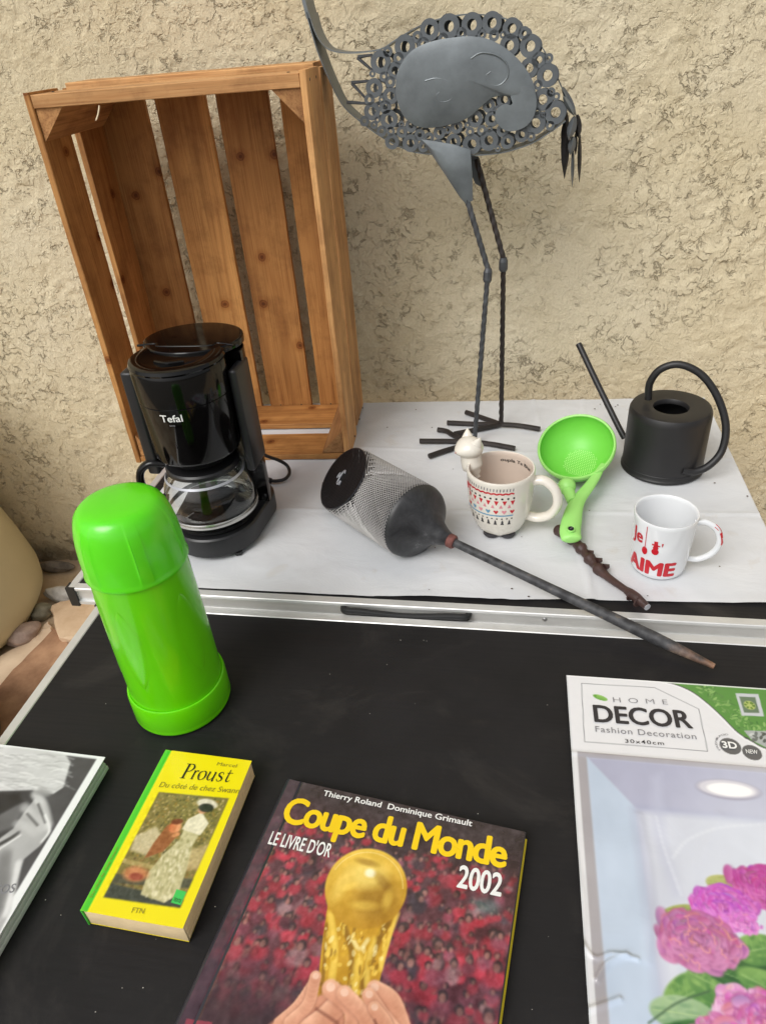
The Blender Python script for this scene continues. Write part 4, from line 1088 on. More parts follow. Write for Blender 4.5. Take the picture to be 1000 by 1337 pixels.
# cat head, leaning out over the rim on the left
chp = at_y(613, 584, mc.y + .026) - Vector((mc.x, mc.y, ZC))
bm = bmesh.new(); bmesh.ops.create_uvsphere(bm, u_segments=32, v_segments=20, radius=1)
ql2 = Vector((-.55, -.55, .25)).normalized()
yaw = Matrix.Rotation(R(215), 3, 'Z')
for v in bm.verts:
    c_ = v.co.copy()
    muz = max(0, c_.x) ** 4 * .30 * max(0, 1 - abs(c_.z + .25) * 1.1)
    s = Vector((c_.x * .0195 + muz * .018, c_.y * .0215, c_.z * .0158))
    v.co = chp + yaw @ s
head = autosmooth(obj('cat_head', bm, m_cream_ceramic, cat), 80)
for sy in (-1, 1):
    b0 = Vector((-.004, sy * .0125, .009)); tip = Vector((-.007, sy * .0175, .0215))
    obj_e = tube_bm([chp + yaw @ b0, chp + yaw @ b0.lerp(tip, .35), chp + yaw @ b0.lerp(tip, .7), chp + yaw @ tip], [.0088, .0066, .0036, .0008], 12, flat=.7)
    autosmooth(obj('ear', obj_e, m_cream_ceramic, head), 60)
for sy in (-1, 1):
    p = chp + yaw @ Vector((.0165, sy * .0085, .003)); obj('eye', tube_bm([p, p + Vector((0, 0, .0001)) + (yaw @ Vector((.0012, 0, 0)))], .0013, 8), m_ink, head)
p = chp + yaw @ Vector((.0232, 0, -.002)); obj('nose', tube_bm([p, p + (yaw @ Vector((.0012, 0, 0)))], .0016, 8), surf('pink_nose', col(196, 150, 140), .4, 0, .1, 40, 0), head)
nb = at_y(616, 606, mc.y + .022) - Vector((mc.x, mc.y, ZC))
autosmooth(obj('cat_neck', tube_bm(spline([nb + Vector((.008, -.004, -.020)), nb, chp + Vector((.001, 0, -.004))], 5), [.005] * 2 + [.010] * 2 + [.0155] * 7, 20), m_cream_ceramic, cat), 60)
# printed pattern
ta, tb = R(-162), R(-66)
cmc = lambda py: mh * (1 - (py - 395) / 400)          # enlarged photo row -> height
def rowth(t): return ta + (tb - ta) * t
def decal(polys, mat, name='printed_pattern'): 
    return obj(name, wrap_poly(polys, r1m, .0005), mat, cat)
r1m = lambda z: r1(z - .004)
S = []
def dot(th, z, r): return [(th + r / .05 * math.cos(q * math.pi / 3), z + r * math.sin(q * math.pi / 3)) for q in range(6)]
def stroke(th0, z0, th1, z1, w_):
    dx = (th1 - th0) * .05; dz = z1 - z0; L = math.hypot(dx, dz); nx_, nz_ = -dz / L * w_, dx / L * w_
    return [(th0 + nx_ / .05, z0 + nz_), (th1 + nx_ / .05, z1 + nz_), (th1 - nx_ / .05, z1 - nz_), (th0 - nx_ / .05, z0 - nz_)]
z_ = lambda f: mh * f
decal([stroke(rowth(t), z_(.90), rowth(t) + .01, z_(.945), .0007) for t in np.linspace(.02, .98, 18)], m_grey_ink)
zigs = np.linspace(.0, 1, 21)
decal([stroke(rowth(zigs[i]), z_(.855 + .018 * (i % 2)), rowth(zigs[i + 1]), z_(.855 + .018 * ((i + 1) % 2)), .0013) for i in range(20)], m_red)
decal([[(rowth(-.04), z_(.76)), (rowth(.12), z_(.76)), (rowth(.12), z_(.865)), (rowth(-.04), z_(.865))]], m_red)
wrap_letters('printed_number', '2', rowth(.055), rowth(.095), z_(.775), z_(.06), r1m, m_white_ink, cat, .03, off=.0009)
decal([dot(rowth(t), z_(.785), .0018) for t in np.linspace(.18, 1, 9)], m_ink)
def tri(th, z, w_, h_): return [(th - w_ / .05, z), (th + w_ / .05, z), (th, z + h_)]
decal([tri(rowth(t), z_(.748), .0034, -.0078) for t in np.linspace(.12, .98, 7)], m_red)
decal([tri(rowth(t), z_(.628), .0027, .0062) for t in np.linspace(.19, .92, 6)], m_pink_ink)
def heart(th, z, s): return [(th + x * s / .05, z + y * s) for x, y in ((0, -1), (.9, .1), (.95, .6), (.5, .85), (0, .45), (-.5, .85), (-.95, .6), (-.9, .1))]
hs_ = np.linspace(.1, .98, 7)
decal([heart(rowth(t), z_(.56), .0037) for i, t in enumerate(hs_) if i in (0, 4, 6)], m_red)
decal([heart(rowth(t), z_(.56), .0037) for i, t in enumerate(hs_) if i in (1, 3)], m_blue_ink)
decal([heart(rowth(t), z_(.56), .0037) for i, t in enumerate(hs_) if i in (2, 5)], m_pink_ink)
ls = np.linspace(0, 1, 13)
decal([stroke(rowth(ls[i]), z_(.495), rowth(ls[i + 1]), z_(.495), .0010) for i in range(12)], m_blue_ink)
decal([dot(rowth(t), z_(.44), .0014) for t in np.linspace(.06, .98, 11)], m_ink)
decal([tri(rowth(t), z_(.325), .0029, .0070) for t in np.linspace(.14, .94, 7)] + [tri(rowth(t), z_(.365), .0020, .0055) for t in np.linspace(.14, .94, 7)], m_ink_soft)
rin = lambda z: r1m(z) - wt_
wrap_letters('inside_lettering', 'Ophelia la plus', R(92), R(22), z_(.86), .0050, rin, m_ink, cat, .0, inside=True, off=.0006) if False else None
wrap_letters('inside_lettering', 'oupla Ta Biue', R(92), R(18), z_(.865), .0052, rin, m_ink, cat, .012, inside=True, off=.0007)

# ------------------------------------------------------------------ white mug "Je t' AIME"
m2 = at_z(857, 739, ZC)
mg = thing('white_mug', 'white mug printed in red with Je t AIME at the table edge', 'mug', (m2.x, m2.y, ZC), 0)
h2 = height_at(m2.x, m2.y, 668) - ZC
def r2(z):
    t = z / h2; return float(np.interp(t, [0, .02, .07, .2, 1.0], [.0305, .0330, .0352, .0365, .0402]))
zz = np.linspace(.0, h2, 18)
lathe('mug_body', [(0, .003), (.028, .003), (.029, 0)] + [(r2(z), z + .0004) for z in zz] + [(.0396, h2 + .0013), (.0384, h2 + .0010)] + [(r2(z) - .0026, z) for z in zz[::-1][:-2]] + [(.022, .0065), (0, .006)], m_white_ceramic, mg, 96, ang=60)
ha = R(-4)
hpm = [rad(ha, .0365, h2 * .84), rad(ha, .050, h2 * .86), rad(ha - .02, .064, h2 * .76), rad(ha - .03, .0705, h2 * .55), rad(ha - .02, .065, h2 * .34), rad(ha, .050, h2 * .20), rad(ha, .033, h2 * .20)]
hh = autosmooth(obj('handle', tube_bm(spline(hpm, 8), [.0042] * 49, 16, flat=1.0), m_white_ceramic, mg), 70)
bm = bmesh.new(); Ph = spline(hpm, 8)
for (i0, i1, u0, u1) in ((13, 16, -.5, .9), (16, 20, -.7, -.1), (18, 21, -.1, .9), (21, 25, .3, .9), (23, 25, -.5, .3)):
    for i in range(i0, i1):
        q = []
        for ii, u in ((i, u0), (i, u1), (i + 1, u1), (i + 1, u0)):
            p = Ph[ii]; t = (Ph[ii + 1] - Ph[ii - 1]).normalized(); sidev = Vector((math.sin(ha), -math.cos(ha), 0)).normalized(); outv = sidev.cross(t).normalized()
            if outv.dot(Vector((p.x, p.y, 0))) < 0: outv = -outv
            a = u * .8 + .55
            q.append(bm.verts.new(p + (outv * math.cos(a) + sidev * math.sin(a)) * .0046))
        bm.faces.new(q)
obj('handle_print', bm, m_red, hh)
faz = math.atan2(-m2.y, -m2.x)      # azimuth facing the eye
def th2(px): return faz + math.asin(max(-.985, min(.985, (px - 352) / 236)))
A0, A1 = th2(134), th2(490)
wrap_letters('printed_word', 'AIME', A0, A1, h2 * .13, h2 * .245, r2, m_red, mg, .0, fat=.05)
wrap_letters('printed_word', 'Je', th2(142), th2(214), h2 * .63, h2 * .22, r2, m_red, mg, .0, fat=.03)
def mdecal(polys): return obj('printed_shape', wrap_poly(polys, r2, .0006), m_red, mg)
t0 = th2(240)
mdecal([stroke(t0, h2 * .955, t0 + .004, h2 * .58, .0006), [(t0 + .003 + .0040 / .038 * math.cos(a), h2 * .525 + .0065 * math.sin(a)) for a in np.linspace(0, 2 * math.pi, 12, endpoint=False)]])
t1_ = th2(320)
mdecal([[(t1_ + .0046 / .038 * math.cos(a), h2 * .565 + .0052 * math.sin(a)) for a in np.linspace(0, 2 * math.pi, 12, endpoint=False)]])
mdecal([[(t1_ + .0034 / .038 * math.cos(a), h2 * .635 + .004 * math.sin(a)) for a in np.linspace(0, 2 * math.pi, 10, endpoint=False)]])
mdecal([[(t1_ - .13, h2 * .67), (t1_ + .13, h2 * .665), (t1_ + .13, h2 * .69), (t1_ - .13, h2 * .70)]])
mdecal([[(t1_ - .06, h2 * .695), (t1_ + .06, h2 * .69), (t1_ + .05, h2 * .755), (t1_ - .07, h2 * .75)]])
mdecal([[(t1_ + .17, h2 * .73), (t1_ + .23, h2 * .735), (t1_ + .20, h2 * .66)]])

# ------------------------------------------------------------------ printed covers: a painter working on a fine grid
class Canvas:
    def __init__(s, W, H, cell, base):
        s.nx = int(W / cell) + 1; s.ny = int(H / cell) + 1; s.W = W; s.H = H
        s.X, s.Y = np.meshgrid(np.linspace(0, W, s.nx), np.linspace(0, H, s.ny)); s.cell = cell
        s.I = np.zeros((s.ny, s.nx, 3)); s.I[:] = base
    def blend(s, a, c):
        c = np.asarray(c, float)
        s.I = s.I * (1 - a[..., None]) + c * a[..., None]
    def ell(s, cx, cy, rx, ry, c, rot=0, soft=.15, al=1.0, shade=None):
        ca, sa = math.cos(rot), math.sin(rot); m = max(rx, ry) * (1 + soft) + s.cell
        i0 = max(int((cx - m) / s.cell), 0); i1 = min(int((cx + m) / s.cell) + 2, s.nx); j0 = max(int((cy - m) / s.cell), 0); j1 = min(int((cy + m) / s.cell) + 2, s.ny)
        if i0 >= i1 or j0 >= j1: return
        X = s.X[j0:j1, i0:i1] - cx; Y = s.Y[j0:j1, i0:i1] - cy
        u = (X * ca + Y * sa) / rx; v = (-X * sa + Y * ca) / ry; r = np.sqrt(u * u + v * v)
        a = np.clip((1 + soft / 2 - r) / max(soft, 1e-3), 0, 1) * al; c = np.asarray(c, float)
        if shade is not None:
            k = np.clip(.5 + .5 * (u * shade[0] + v * shade[1]), 0, 1)[..., None]; c = c * (1 - k) + np.asarray(shade[2], float) * k
        s.I[j0:j1, i0:i1] = s.I[j0:j1, i0:i1] * (1 - a[..., None]) + c * a[..., None]
    def poly(s, pts, c, al=1.0, soft=0.0, tex=None):
        P = np.array(pts, float); m = soft * 2 + s.cell
        i0 = max(int((P[:, 0].min() - m) / s.cell), 0); i1 = min(int((P[:, 0].max() + m) / s.cell) + 2, s.nx); j0 = max(int((P[:, 1].min() - m) / s.cell), 0); j1 = min(int((P[:, 1].max() + m) / s.cell) + 2, s.ny)
        if i0 >= i1 or j0 >= j1: return
        X = s.X[j0:j1, i0:i1]; Y = s.Y[j0:j1, i0:i1]; ins = np.zeros(X.shape, bool); D = np.full(X.shape, 1e9); n = len(P)
        for k in range(n):
            x0, y0 = P[k]; x1, y1 = P[(k + 1) % n]
            cnd = ((y0 > Y) != (y1 > Y))
            xi = (x1 - x0) * (Y - y0) / ((y1 - y0) if abs(y1 - y0) > 1e-12 else 1e-12) + x0
            ins ^= cnd & (X < xi)
            dx, dy = x1 - x0, y1 - y0; t = np.clip(((X - x0) * dx + (Y - y0) * dy) / (dx * dx + dy * dy + 1e-15), 0, 1)
            D = np.minimum(D, np.hypot(X - x0 - t * dx, Y - y0 - t * dy))
        sd_ = np.where(ins, D, -D); a = np.clip(.5 + sd_ / max(soft, s.cell * .8), 0, 1) * al
        cc = np.asarray(c, float)
        if tex is not None: cc = cc * tex(X, Y)[..., None]
        s.I[j0:j1, i0:i1] = s.I[j0:j1, i0:i1] * (1 - a[..., None]) + cc * a[..., None]
    def line(s, pts, w_, c, al=1.0, soft=0):
        for (x0, y0), (x1, y1) in zip(pts[:-1], pts[1:]):
            dx, dy = x1 - x0, y1 - y0; L = math.hypot(dx, dy) + 1e-12; a, b = -dy / L * w_ / 2, dx / L * w_ / 2
            s.poly([(x0 + a, y0 + b), (x1 + a, y1 + b), (x1 - a, y1 - b), (x0 - a, y0 - b)], c, al, soft)
    def blur(s, k=1, box_=None):
        I = s.I.copy()
        for _ in range(k):
            P_ = np.pad(I, ((1, 1), (1, 1), (0, 0)), 'edge'); I = (P_[:-2, 1:-1] + P_[2:, 1:-1] + P_[1:-1, :-2] + P_[1:-1, 2:] + 2 * P_[1:-1, 1:-1]) / 6
        if box_ is None: s.I = I
        else: s.I[box_] = I[box_]
    def brush(s, P, w_, c, al=.5, soft=.6):
        for a, b in zip(P[:-1], P[1:]):
            n = max(int(math.hypot(b[0] - a[0], b[1] - a[1]) / (w_ * .2)), 1)
            for k in range(n): s.ell(a[0] + (b[0] - a[0]) * k / n, a[1] + (b[1] - a[1]) * k / n, w_ / 2, w_ / 2, c, 0, soft, al)
    def mesh(s, name, z, wave=None):
        Z = z + (wave(s.X, s.Y) if wave else 0) + s.X * 0
        me = grid_mesh(name, np.arange(s.nx), np.arange(s.ny), None, lambda A, B_, C_: np.stack([s.X, s.Y, Z], -1))
        c = np.clip(s.I / 255.0, 0, 1); lin = np.where(c <= .04045, c / 12.92, ((c + .055) / 1.055) ** 2.4)
        at = me.attributes.new('print', 'FLOAT_COLOR', 'POINT')
        at.data.foreach_set('color', np.concatenate([lin, np.ones(lin.shape[:2] + (1,))], -1).ravel().astype(np.float32))
        return me
class Frame2D:
    """a flat thing's own frame: photo point -> its local x, y"""
    def __init__(s, ox, oy, ang, z): s.o = Vector((ox, oy)); s.a = ang; s.z = z
    def __call__(s, px, py):
        p = at_z(px, py, s.z); v = Vector((p.x, p.y)) - s.o; ca, sa = math.cos(s.a), math.sin(s.a)
        return (v.x * ca + v.y * sa, -v.x * sa + v.y * ca)

# ---- poche paperback -------------------------------------------------------
PT = .0255
f = Frame2D(-.3625, .2685, -.035, PT)
W, H = .0985, .1715
bk = thing('paperback_book', 'thick yellow paperback with painted lady on its cover', 'book', (-.3625, .2685, .0006), -.035)
pg = box('page_block', .001, W - .0005, .0012, H - .001, .0008, PT - .0014, m_pages, bk, .0012)
for k in range(7):      # slight waves of the fore-edge leaves
    z = .004 + k * .0028
    box('page_layer', W - .0007, W + .0001 + .0003 * (k % 2), .003, H - .003, z, z + .0010, m_pages, pg, .0003, 1)
box('spine', -.0006, .0008, 0, H, .0, PT - .0002, surf('green_spine', col(70, 190, 60), .35, 0, .05, 20, 0), bk, .0003)
box('back_cover', 0.0004, W - .0012, .0014, H, -.0004, .0006, m_yellow_cover, bk, .0002)
cv = Canvas(W, H, .00052, (240, 224, 16))
cc = lambda x, y: f(0 + x / 2.778, 960 + y / 2.778)
gx = .0065
cv.poly([(0, 0), (gx, 0), (gx, H), (0, H)], (80, 205, 50))
TL, TR, BR, BL = cc(578, 207), cc(832, 230), cc(655, 628), cc(378, 588)
pw = [TL, TR, BR, BL]
cv.poly(pw, (128, 116, 62))
rn = random.Random(12)
def inq(u, v):        # position inside the painting
    return (TL[0] * (1 - u) * v + TR[0] * u * v + BL[0] * (1 - u) * (1 - v) + BR[0] * u * (1 - v), TL[1] * (1 - u) * v + TR[1] * u * v + BL[1] * (1 - u) * (1 - v) + BR[1] * u * (1 - v))
pal = [(150, 138, 70), (96, 92, 48), (178, 158, 96), (120, 110, 54), (164, 128, 60), (82, 78, 44), (190, 170, 120)]
for _ in range(900):
    u, v = rn.random(), rn.random() ** .8; x, y = inq(u * .96 + .02, v * .96 + .02)
    c_ = rn.choice(pal)
    if v < .35: c_ = tuple(int(q * .8 + (20 if i == 0 else 0)) for i, q in enumerate(c_))
    cv.ell(x, y, .0004 + rn.random() * .0013, .0005 + rn.random() * .0009, c_, rn.random() * 3, .5, .85)
A_ = lambda u, v: inq(u, v)
def pp(L): return [inq(u, v) for u, v in L]
cv.poly(pp([(.0, .12), (1, .16), (1, .24), (0, .2)]), (66, 70, 60), .8, .002)           # bench shadow
cv.poly(pp([(0, .0), (1, .0), (1, .06), (0, .12)]), (54, 62, 58), .9, .002)
cv.poly(pp([(.0, .3), (.45, .27), (.45, .31), (0, .34)]), (190, 170, 110), .7, .001)
cv.poly(pp([(.02, .42), (.34, .38), (.38, .56), (.2, .66), (.0, .55)]), (214, 200, 164), .8, .003)
cv.poly(pp([(.75, .3), (1, .32), (1, .55), (.78, .48)]), (206, 184, 132), .75, .004)
cv.poly(pp([(.44, .06), (.78, .02), (.90, .10), (.86, .34), (.80, .52), (.84, .72), (.70, .82), (.58, .74), (.60, .56), (.48, .42), (.40, .24)]), (196, 188, 142), 1, .0012)
for _ in range(160):
    u = .46 + rn.random() * .36; v = .05 + rn.random() * .52; x, y = inq(u, v); k = rn.random()
    cv.ell(x, y, .0006 + .001 * rn.random(), .0016 + .001 * rn.random(), (210 + 30 * k, 202 + 30 * k, 160 + 40 * k) if rn.random() > .4 else (160, 154, 104), .3, .6, .6)
cv.poly(pp([(.56, .66), (.84, .62), (.88, .74), (.72, .84), (.58, .76)]), (228, 220, 190), 1, .001)
cv.ell(*inq(.72, .86), .0048, .0040, (216, 160, 120), 0, .3)
cv.ell(*inq(.74, .925), .0112, .0052, (222, 214, 190), -.1, .3)
cv.ell(*inq(.75, .885), .0078, .0046, (42, 38, 34), 0, .3)
cv.poly(pp([(.26, .36), (.46, .44), (.56, .62), (.46, .74), (.34, .68), (.28, .5)]), (150, 92, 50), 1, .0012)
cv.ell(*inq(.46, .67), .0062, .0060, (205, 112, 66), 0, .3, 1, (1, 0, (224, 160, 110)))
cv.ell(*inq(.45, .725), .0060, .0030, (120, 62, 34), .2, .4)
cv.ell(*inq(.52, .60), .004, .0022, (206, 140, 90), .5, .4)
cv.ell(*inq(.25, .22), .012, .007, (196, 130, 84), 0, .5); cv.ell(*inq(.27, .20), .0068, .0035, (150, 70, 50), 0, .5)
cv.I += (fbm(cv.X * 420, cv.Y * 420, 61, 3) * 46)[..., None] * (np.abs(cv.X - .05) < .0375)[..., None] * (np.abs(cv.Y - .0685) < .054)[..., None]; cv.blur(3)
cv.poly([inq(.86, .03), inq(.995, .02), inq(.99, .13), inq(.855, .14)], (60, 196, 88))
m_pr = print_mat('poche_cover', .28, .25)
sag = lambda X, Y: -.0006 * np.exp(-((X - .006) / .002) ** 2) + .0004 * fbm(X * 20, Y * 20, 3) + .0012 * np.clip((X - .06) / .04, 0, 1) * np.clip((.05 - Y) / .05, 0, 1)
cov = obj('front_cover', cv.mesh('front_cover', PT, sag), m_pr, bk, True)
# small serif letters built from pen strokes
def pen(strokes):
    vs, fs = [], []
    for pts, wd_ in strokes:
        P = [Vector((p[0], p[1], 0)) for p in pts]
        if len(P) > 2: P = spline(P, 5)
        n = len(P); wv = np.interp(np.linspace(0, 1, n), np.linspace(0, 1, len(wd_)), wd_)
        b0 = len(vs)
        for i, p in enumerate(P):
            a = P[max(i - 1, 0)]; b = P[min(i + 1, n - 1)]; t = (b - a).normalized(); nn = Vector((-t.y, t.x, 0)) * wv[i] / 2
            vs += [p + nn, p - nn]
        for i in range(n - 1): fs.append((b0 + 2 * i, b0 + 2 * i + 1, b0 + 2 * i + 3, b0 + 2 * i + 2))
    return vs, fs
T_, K_ = .035, .13
pro = [([(.22, 0), (.22, 1)], [K_]), ([(.05, 0), (.40, 0)], [.04]), ([(.02, 1), (.34, 1)], [.04]), ([(.22, 1), (.52, .98), (.66, .76), (.50, .52), (.22, .48)], [T_, .06, K_, .06, T_]),
       ([(.86, 0), (.86, .58)], [.10]), ([(.76, 0), (.98, 0)], [.03]), ([(.78, .56), (.86, .58)], [.04]), ([(.88, .40), (.98, .58), (1.10, .54)], [.03, .05, .10]),
       ([(1.44, .60), (1.26, .50), (1.22, .28), (1.34, .02), (1.52, .0), (1.66, .12), (1.68, .34), (1.58, .56), (1.44, .60)], [T_, .08, .12, .07, T_, .08, .12, .07, T_]),
       ([(1.90, .58), (1.88, .2), (1.98, .02), (2.12, .05), (2.24, .22)], [.10, .10, .06, .04, .03]), ([(2.28, .58), (2.28, .0), (2.36, .0)], [.10, .10, .04]), ([(1.80, .58), (1.92, .58)], [.03]), ([(2.18, .58), (2.30, .58)], [.03]),
       ([(2.86, .46), (2.80, .58), (2.66, .60), (2.56, .48), (2.62, .36), (2.80, .26), (2.88, .12), (2.76, -.01), (2.60, .02), (2.52, .14)], [.03, .04, .05, .08, .11, .11, .08, .05, .04, .03]),
       ([(3.22, .82), (3.20, .3), (3.22, .05), (3.34, .0), (3.46, .1)], [.04, .10, .09, .05, .03]), ([(3.06, .58), (3.46, .60)], [.04])]
zl = .0005
cvz = PT + .0007
flat_letters('title_lettering', '', cc(652, 157), cc(832, 172), .0172, cvz, m_ink, bk, glyphs=pen(pro), shear=.12)
flat_letters('author_lettering', 'Marcel', cc(787, 112), cc(858, 120), .0042, cvz, m_olive_ink, bk)
flat_letters('subtitle_lettering', 'Du côté de chez Swann', cc(577, 190), cc(866, 214), .0062, cvz, m_olive_ink, bk, shear=.15)
flat_letters('imprint_lettering', '1 2K', cc(478, 646), cc(524, 648), .0044, cvz, m_olive_ink, bk, .0) if False else flat_letters('imprint_lettering', 'folio'[:0] + 'FTN', cc(478, 646), cc(522, 650), .0046, cvz, m_olive_ink, bk)
flat_letters('badge_lettering', 'TEXTE', inq(.875, .045), inq(.975, .035), .0030, cvz, m_ink_soft, bk)
flat_letters('spine_lettering', 'Du côté de chez Swann', (.0045, .012), (.0045, .060), .0024, cvz, m_olive_ink, bk)

# ---- hardback about the football cup ---------------------------------------
CT = .0125
tlw = at_z(379, 1017, CT); ang = R(-7.3); W, H = .243, .312
ux = Vector((math.cos(ang), math.sin(ang), 0)); uy = Vector((-math.sin(ang), math.cos(ang), 0))
org = tlw - uy * H; f = Frame2D(org.x, org.y, ang, CT)
hb = thing('hardback_book', 'large hardback with a golden trophy against a red crowd on its cover', 'book', (org.x, org.y, .0006), ang)
box('page_block', .004, W - .004, .004, H - .004, .002, CT - .003, m_wpages, hb, .0005)
box('back_cover', 0, W + .0015, 0, H - .001, 0, .002, m_yellow_cover, hb, .0006)
box('front_board', 0.001, W, 0, H, CT - .0028, CT - .0006, m_cover_dark, hb, .0008)
autosmooth(obj('spine', tube_bm([(.001, .0, CT / 2), (.001, H, CT / 2)], CT / 2 - .0004, 16, flat=1.0), m_cover_dark, hb))
cv = Canvas(W - .001, H - .001, .00078, (60, 52, 56))
g_ = np.clip((cv.Y - .12) / .19, 0, 1)
n_ = fbm(cv.X * 30, cv.Y * 30, 2, 4); n2_ = fbm(cv.X * 9, cv.Y * 9, 7, 3)
cdark = np.array([46, 40, 44.]); cmid = np.array([112, 48, 62.])
mixm = np.clip(.55 + n2_ * 1.6, 0, 1) * np.clip((H - .012 - cv.Y) / .04, 0, 1) * np.clip((cv.Y - .02) / .12, 0.12, 1)
cv.I = cdark * (1 - mixm[..., None]) + cmid * mixm[..., None]
cv.I += (n_ * 50)[..., None]
rn = random.Random(21)
cc = lambda x, y: f(220 + x / 2.0833, 1000 + y / 2.0833)
for _ in range(760):
    x = rn.random() * W; y = .08 + rn.random() * (H - .125); s_ = (.0012 + .0050 * max(0, 1 - (y - .08) / .2) * rn.random() + .0012) * (.7 + rn.random() * .7)
    fade = np.clip((y - .085) / .06, .1, 1); k = .75 + .5 * rn.random()
    body = (186 * k, 50 * k, 68 * k) if rn.random() < .60 else ((130 * k, 66 * k, 84 * k) if rn.random() < .5 else ((56, 50, 62) if rn.random() < .7 else (170 * k, 130 * k, 134 * k)))
    cv.ell(x, y, s_ * 1.6, s_ * 1.3, body, rn.random(), .6, .75 * fade)
    cv.ell(x + rn.uniform(-.001, .001), y + s_ * 1.7, s_ * .75, s_ * .85, (42, 34, 38), 0, .4, .9 * fade)
    cv.ell(x + rn.uniform(-.0006, .0006), y + s_ * 1.45, s_ * .5, s_ * .62, (176 * k, 124 * k, 112 * k), 0, .5, .75 * fade)
    if rn.random() < .25: cv.line([(x, y + s_), (x + rn.uniform(-.004, .004), y + s_ * 3.2)], s_ * .5, (180 * k, 110 * k, 104 * k), .6 * fade, .001)
cv.ell(*cc(860, 380), .012, .008, (96, 140, 138), 0, .8, .6); cv.ell(*cc(750, 300), .007, .014, (140, 80, 90), .3, .8, .4)
for q, al_ in ((cc(20, 700), .9),): pass
cv.blur(2); cv.I = cv.I * .80 + np.array([84, 60, 68.]) * .20 + (fbm(cv.X * 260, cv.Y * 260, 41, 3) * 34)[..., None]
cv.poly([(0, 0), (W, 0), (W, .125), (0, .125)], (50, 42, 44), .70, .06)
cv.poly([(0, 0), (.011, 0), (.011, H), (0, H)], (70, 54, 66), .7, .002); cv.line([(.0125, 0), (.0125, H)], .0012, (28, 24, 30), .8)
# trophy: a plain golden ball on a flared stem
G0, G1, G2, G3 = (206, 160, 34), (248, 214, 96), (120, 82, 16), (255, 246, 190)
st = [cc(438, 350), cc(420, 470), cc(412, 540), cc(402, 640), cc(400, 760), cc(560, 760), cc(566, 620), cc(590, 520), cc(616, 430), cc(636, 350)]
cv.poly(st, (196, 148, 34), 1, .0012)
for (pts, c_, w__, a_) in (([(440, 400), (452, 500), (440, 620), (430, 740)], G1, .006, .8), ([(470, 330), (478, 430), (500, 520), (490, 640)], G2, .005, .7), ([(520, 520), (500, 620), (470, 720)], G1, .008, .7),
                          ([(600, 420), (560, 500), (530, 600), (520, 720)], G2, .006, .75), ([(560, 470), (540, 560), (545, 640)], G1, .005, .7), ([(625, 400), (600, 470), (575, 560)], G1, .004, .7), ([(430, 430), (424, 540), (414, 640)], G2, .003, .6), ([(500, 470), (520, 500), (545, 470)], G3, .004, .6)):
    P = spline([Vector((*cc(*p), 0)) for p in pts], 5); cv.brush([(p.x, p.y) for p in P], w__, c_, a_ * .35, .9)
for _ in range(150):
    t = rn.random(); yy = 430 + 250 * t; xx = 415 + rn.random() * (195 - 60 * t); cv.ell(*cc(xx, yy), .0008 + .0012 * rn.random(), .001 + .003 * rn.random(), rn.choice([G0, G1, G2, G3, G1]), rn.random() * .8 - .4, .6, .5)
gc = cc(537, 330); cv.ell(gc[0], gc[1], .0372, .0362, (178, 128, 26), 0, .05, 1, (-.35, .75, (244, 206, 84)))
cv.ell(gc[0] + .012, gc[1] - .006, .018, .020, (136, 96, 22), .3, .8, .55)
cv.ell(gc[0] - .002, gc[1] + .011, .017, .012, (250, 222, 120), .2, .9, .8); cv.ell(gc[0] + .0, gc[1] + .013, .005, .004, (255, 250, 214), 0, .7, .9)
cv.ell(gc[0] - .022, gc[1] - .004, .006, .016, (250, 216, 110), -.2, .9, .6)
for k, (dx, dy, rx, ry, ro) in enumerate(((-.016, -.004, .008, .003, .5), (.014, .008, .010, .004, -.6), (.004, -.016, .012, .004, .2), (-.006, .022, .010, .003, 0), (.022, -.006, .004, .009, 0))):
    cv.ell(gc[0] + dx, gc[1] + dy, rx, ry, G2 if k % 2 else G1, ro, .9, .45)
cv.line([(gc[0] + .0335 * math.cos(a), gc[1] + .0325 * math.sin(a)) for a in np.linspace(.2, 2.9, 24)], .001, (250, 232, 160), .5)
# hands holding it up
SK, SKd, SKl = (206, 142, 112), (128, 74, 58), (236, 184, 152)
def finger(pts, w__):
    P = spline([Vector((*cc(*p), 0)) for p in pts], 6)
    for i, p in enumerate(P): cv.ell(p.x, p.y, w__ * 1.12, w__ * 1.12, SKd, 0, .6, .22)
    for i, p in enumerate(P): cv.ell(p.x, p.y, w__, w__, SK, 0, .3, 1, (-.2, .9, SKl))
    p = P[-1]; cv.ell(p.x, p.y + w__ * .15, w__ * .55, w__ * .5, (240, 200, 176), 0, .4, .8)
cv.poly([cc(255, 720), cc(330, 660), cc(420, 620), cc(470, 640), cc(500, 760), cc(640, 1020), cc(230, 1020)], SK, 1, .003); 
cv.poly([cc(540, 640), cc(600, 610), cc(650, 680), cc(670, 760), cc(700, 1020), cc(540, 1020)], (196, 132, 104), 1, .003)
finger([(300, 700), (350, 655), (395, 590)], .0042); finger([(330, 700), (380, 650), (400, 575)], .0048)
finger([(380, 720), (420, 690), (470, 640)], .0078); finger([(500, 740), (500, 660), (440, 606)], .0068); finger([(520, 760), (540, 690), (478, 620)], .0060)
finger([(640, 720), (610, 640), (560, 606)], .0062); finger([(650, 760), (590, 690), (545, 625)], .0056); finger([(600, 740), (590, 700), (560, 660)], .0050)
cv.I += (fbm(cv.X * 200, cv.Y * 200, 51, 3) * 20)[..., None]; cv.I += (fbm(cv.X * 60, cv.Y * 60, 52, 3) * 24)[..., None]
cv.line([cc(400, 660), cc(460, 700), cc(480, 760)], .002, SKd, .7, .002); cv.line([cc(560, 690), cc(580, 760)], .002, SKd, .7, .002)
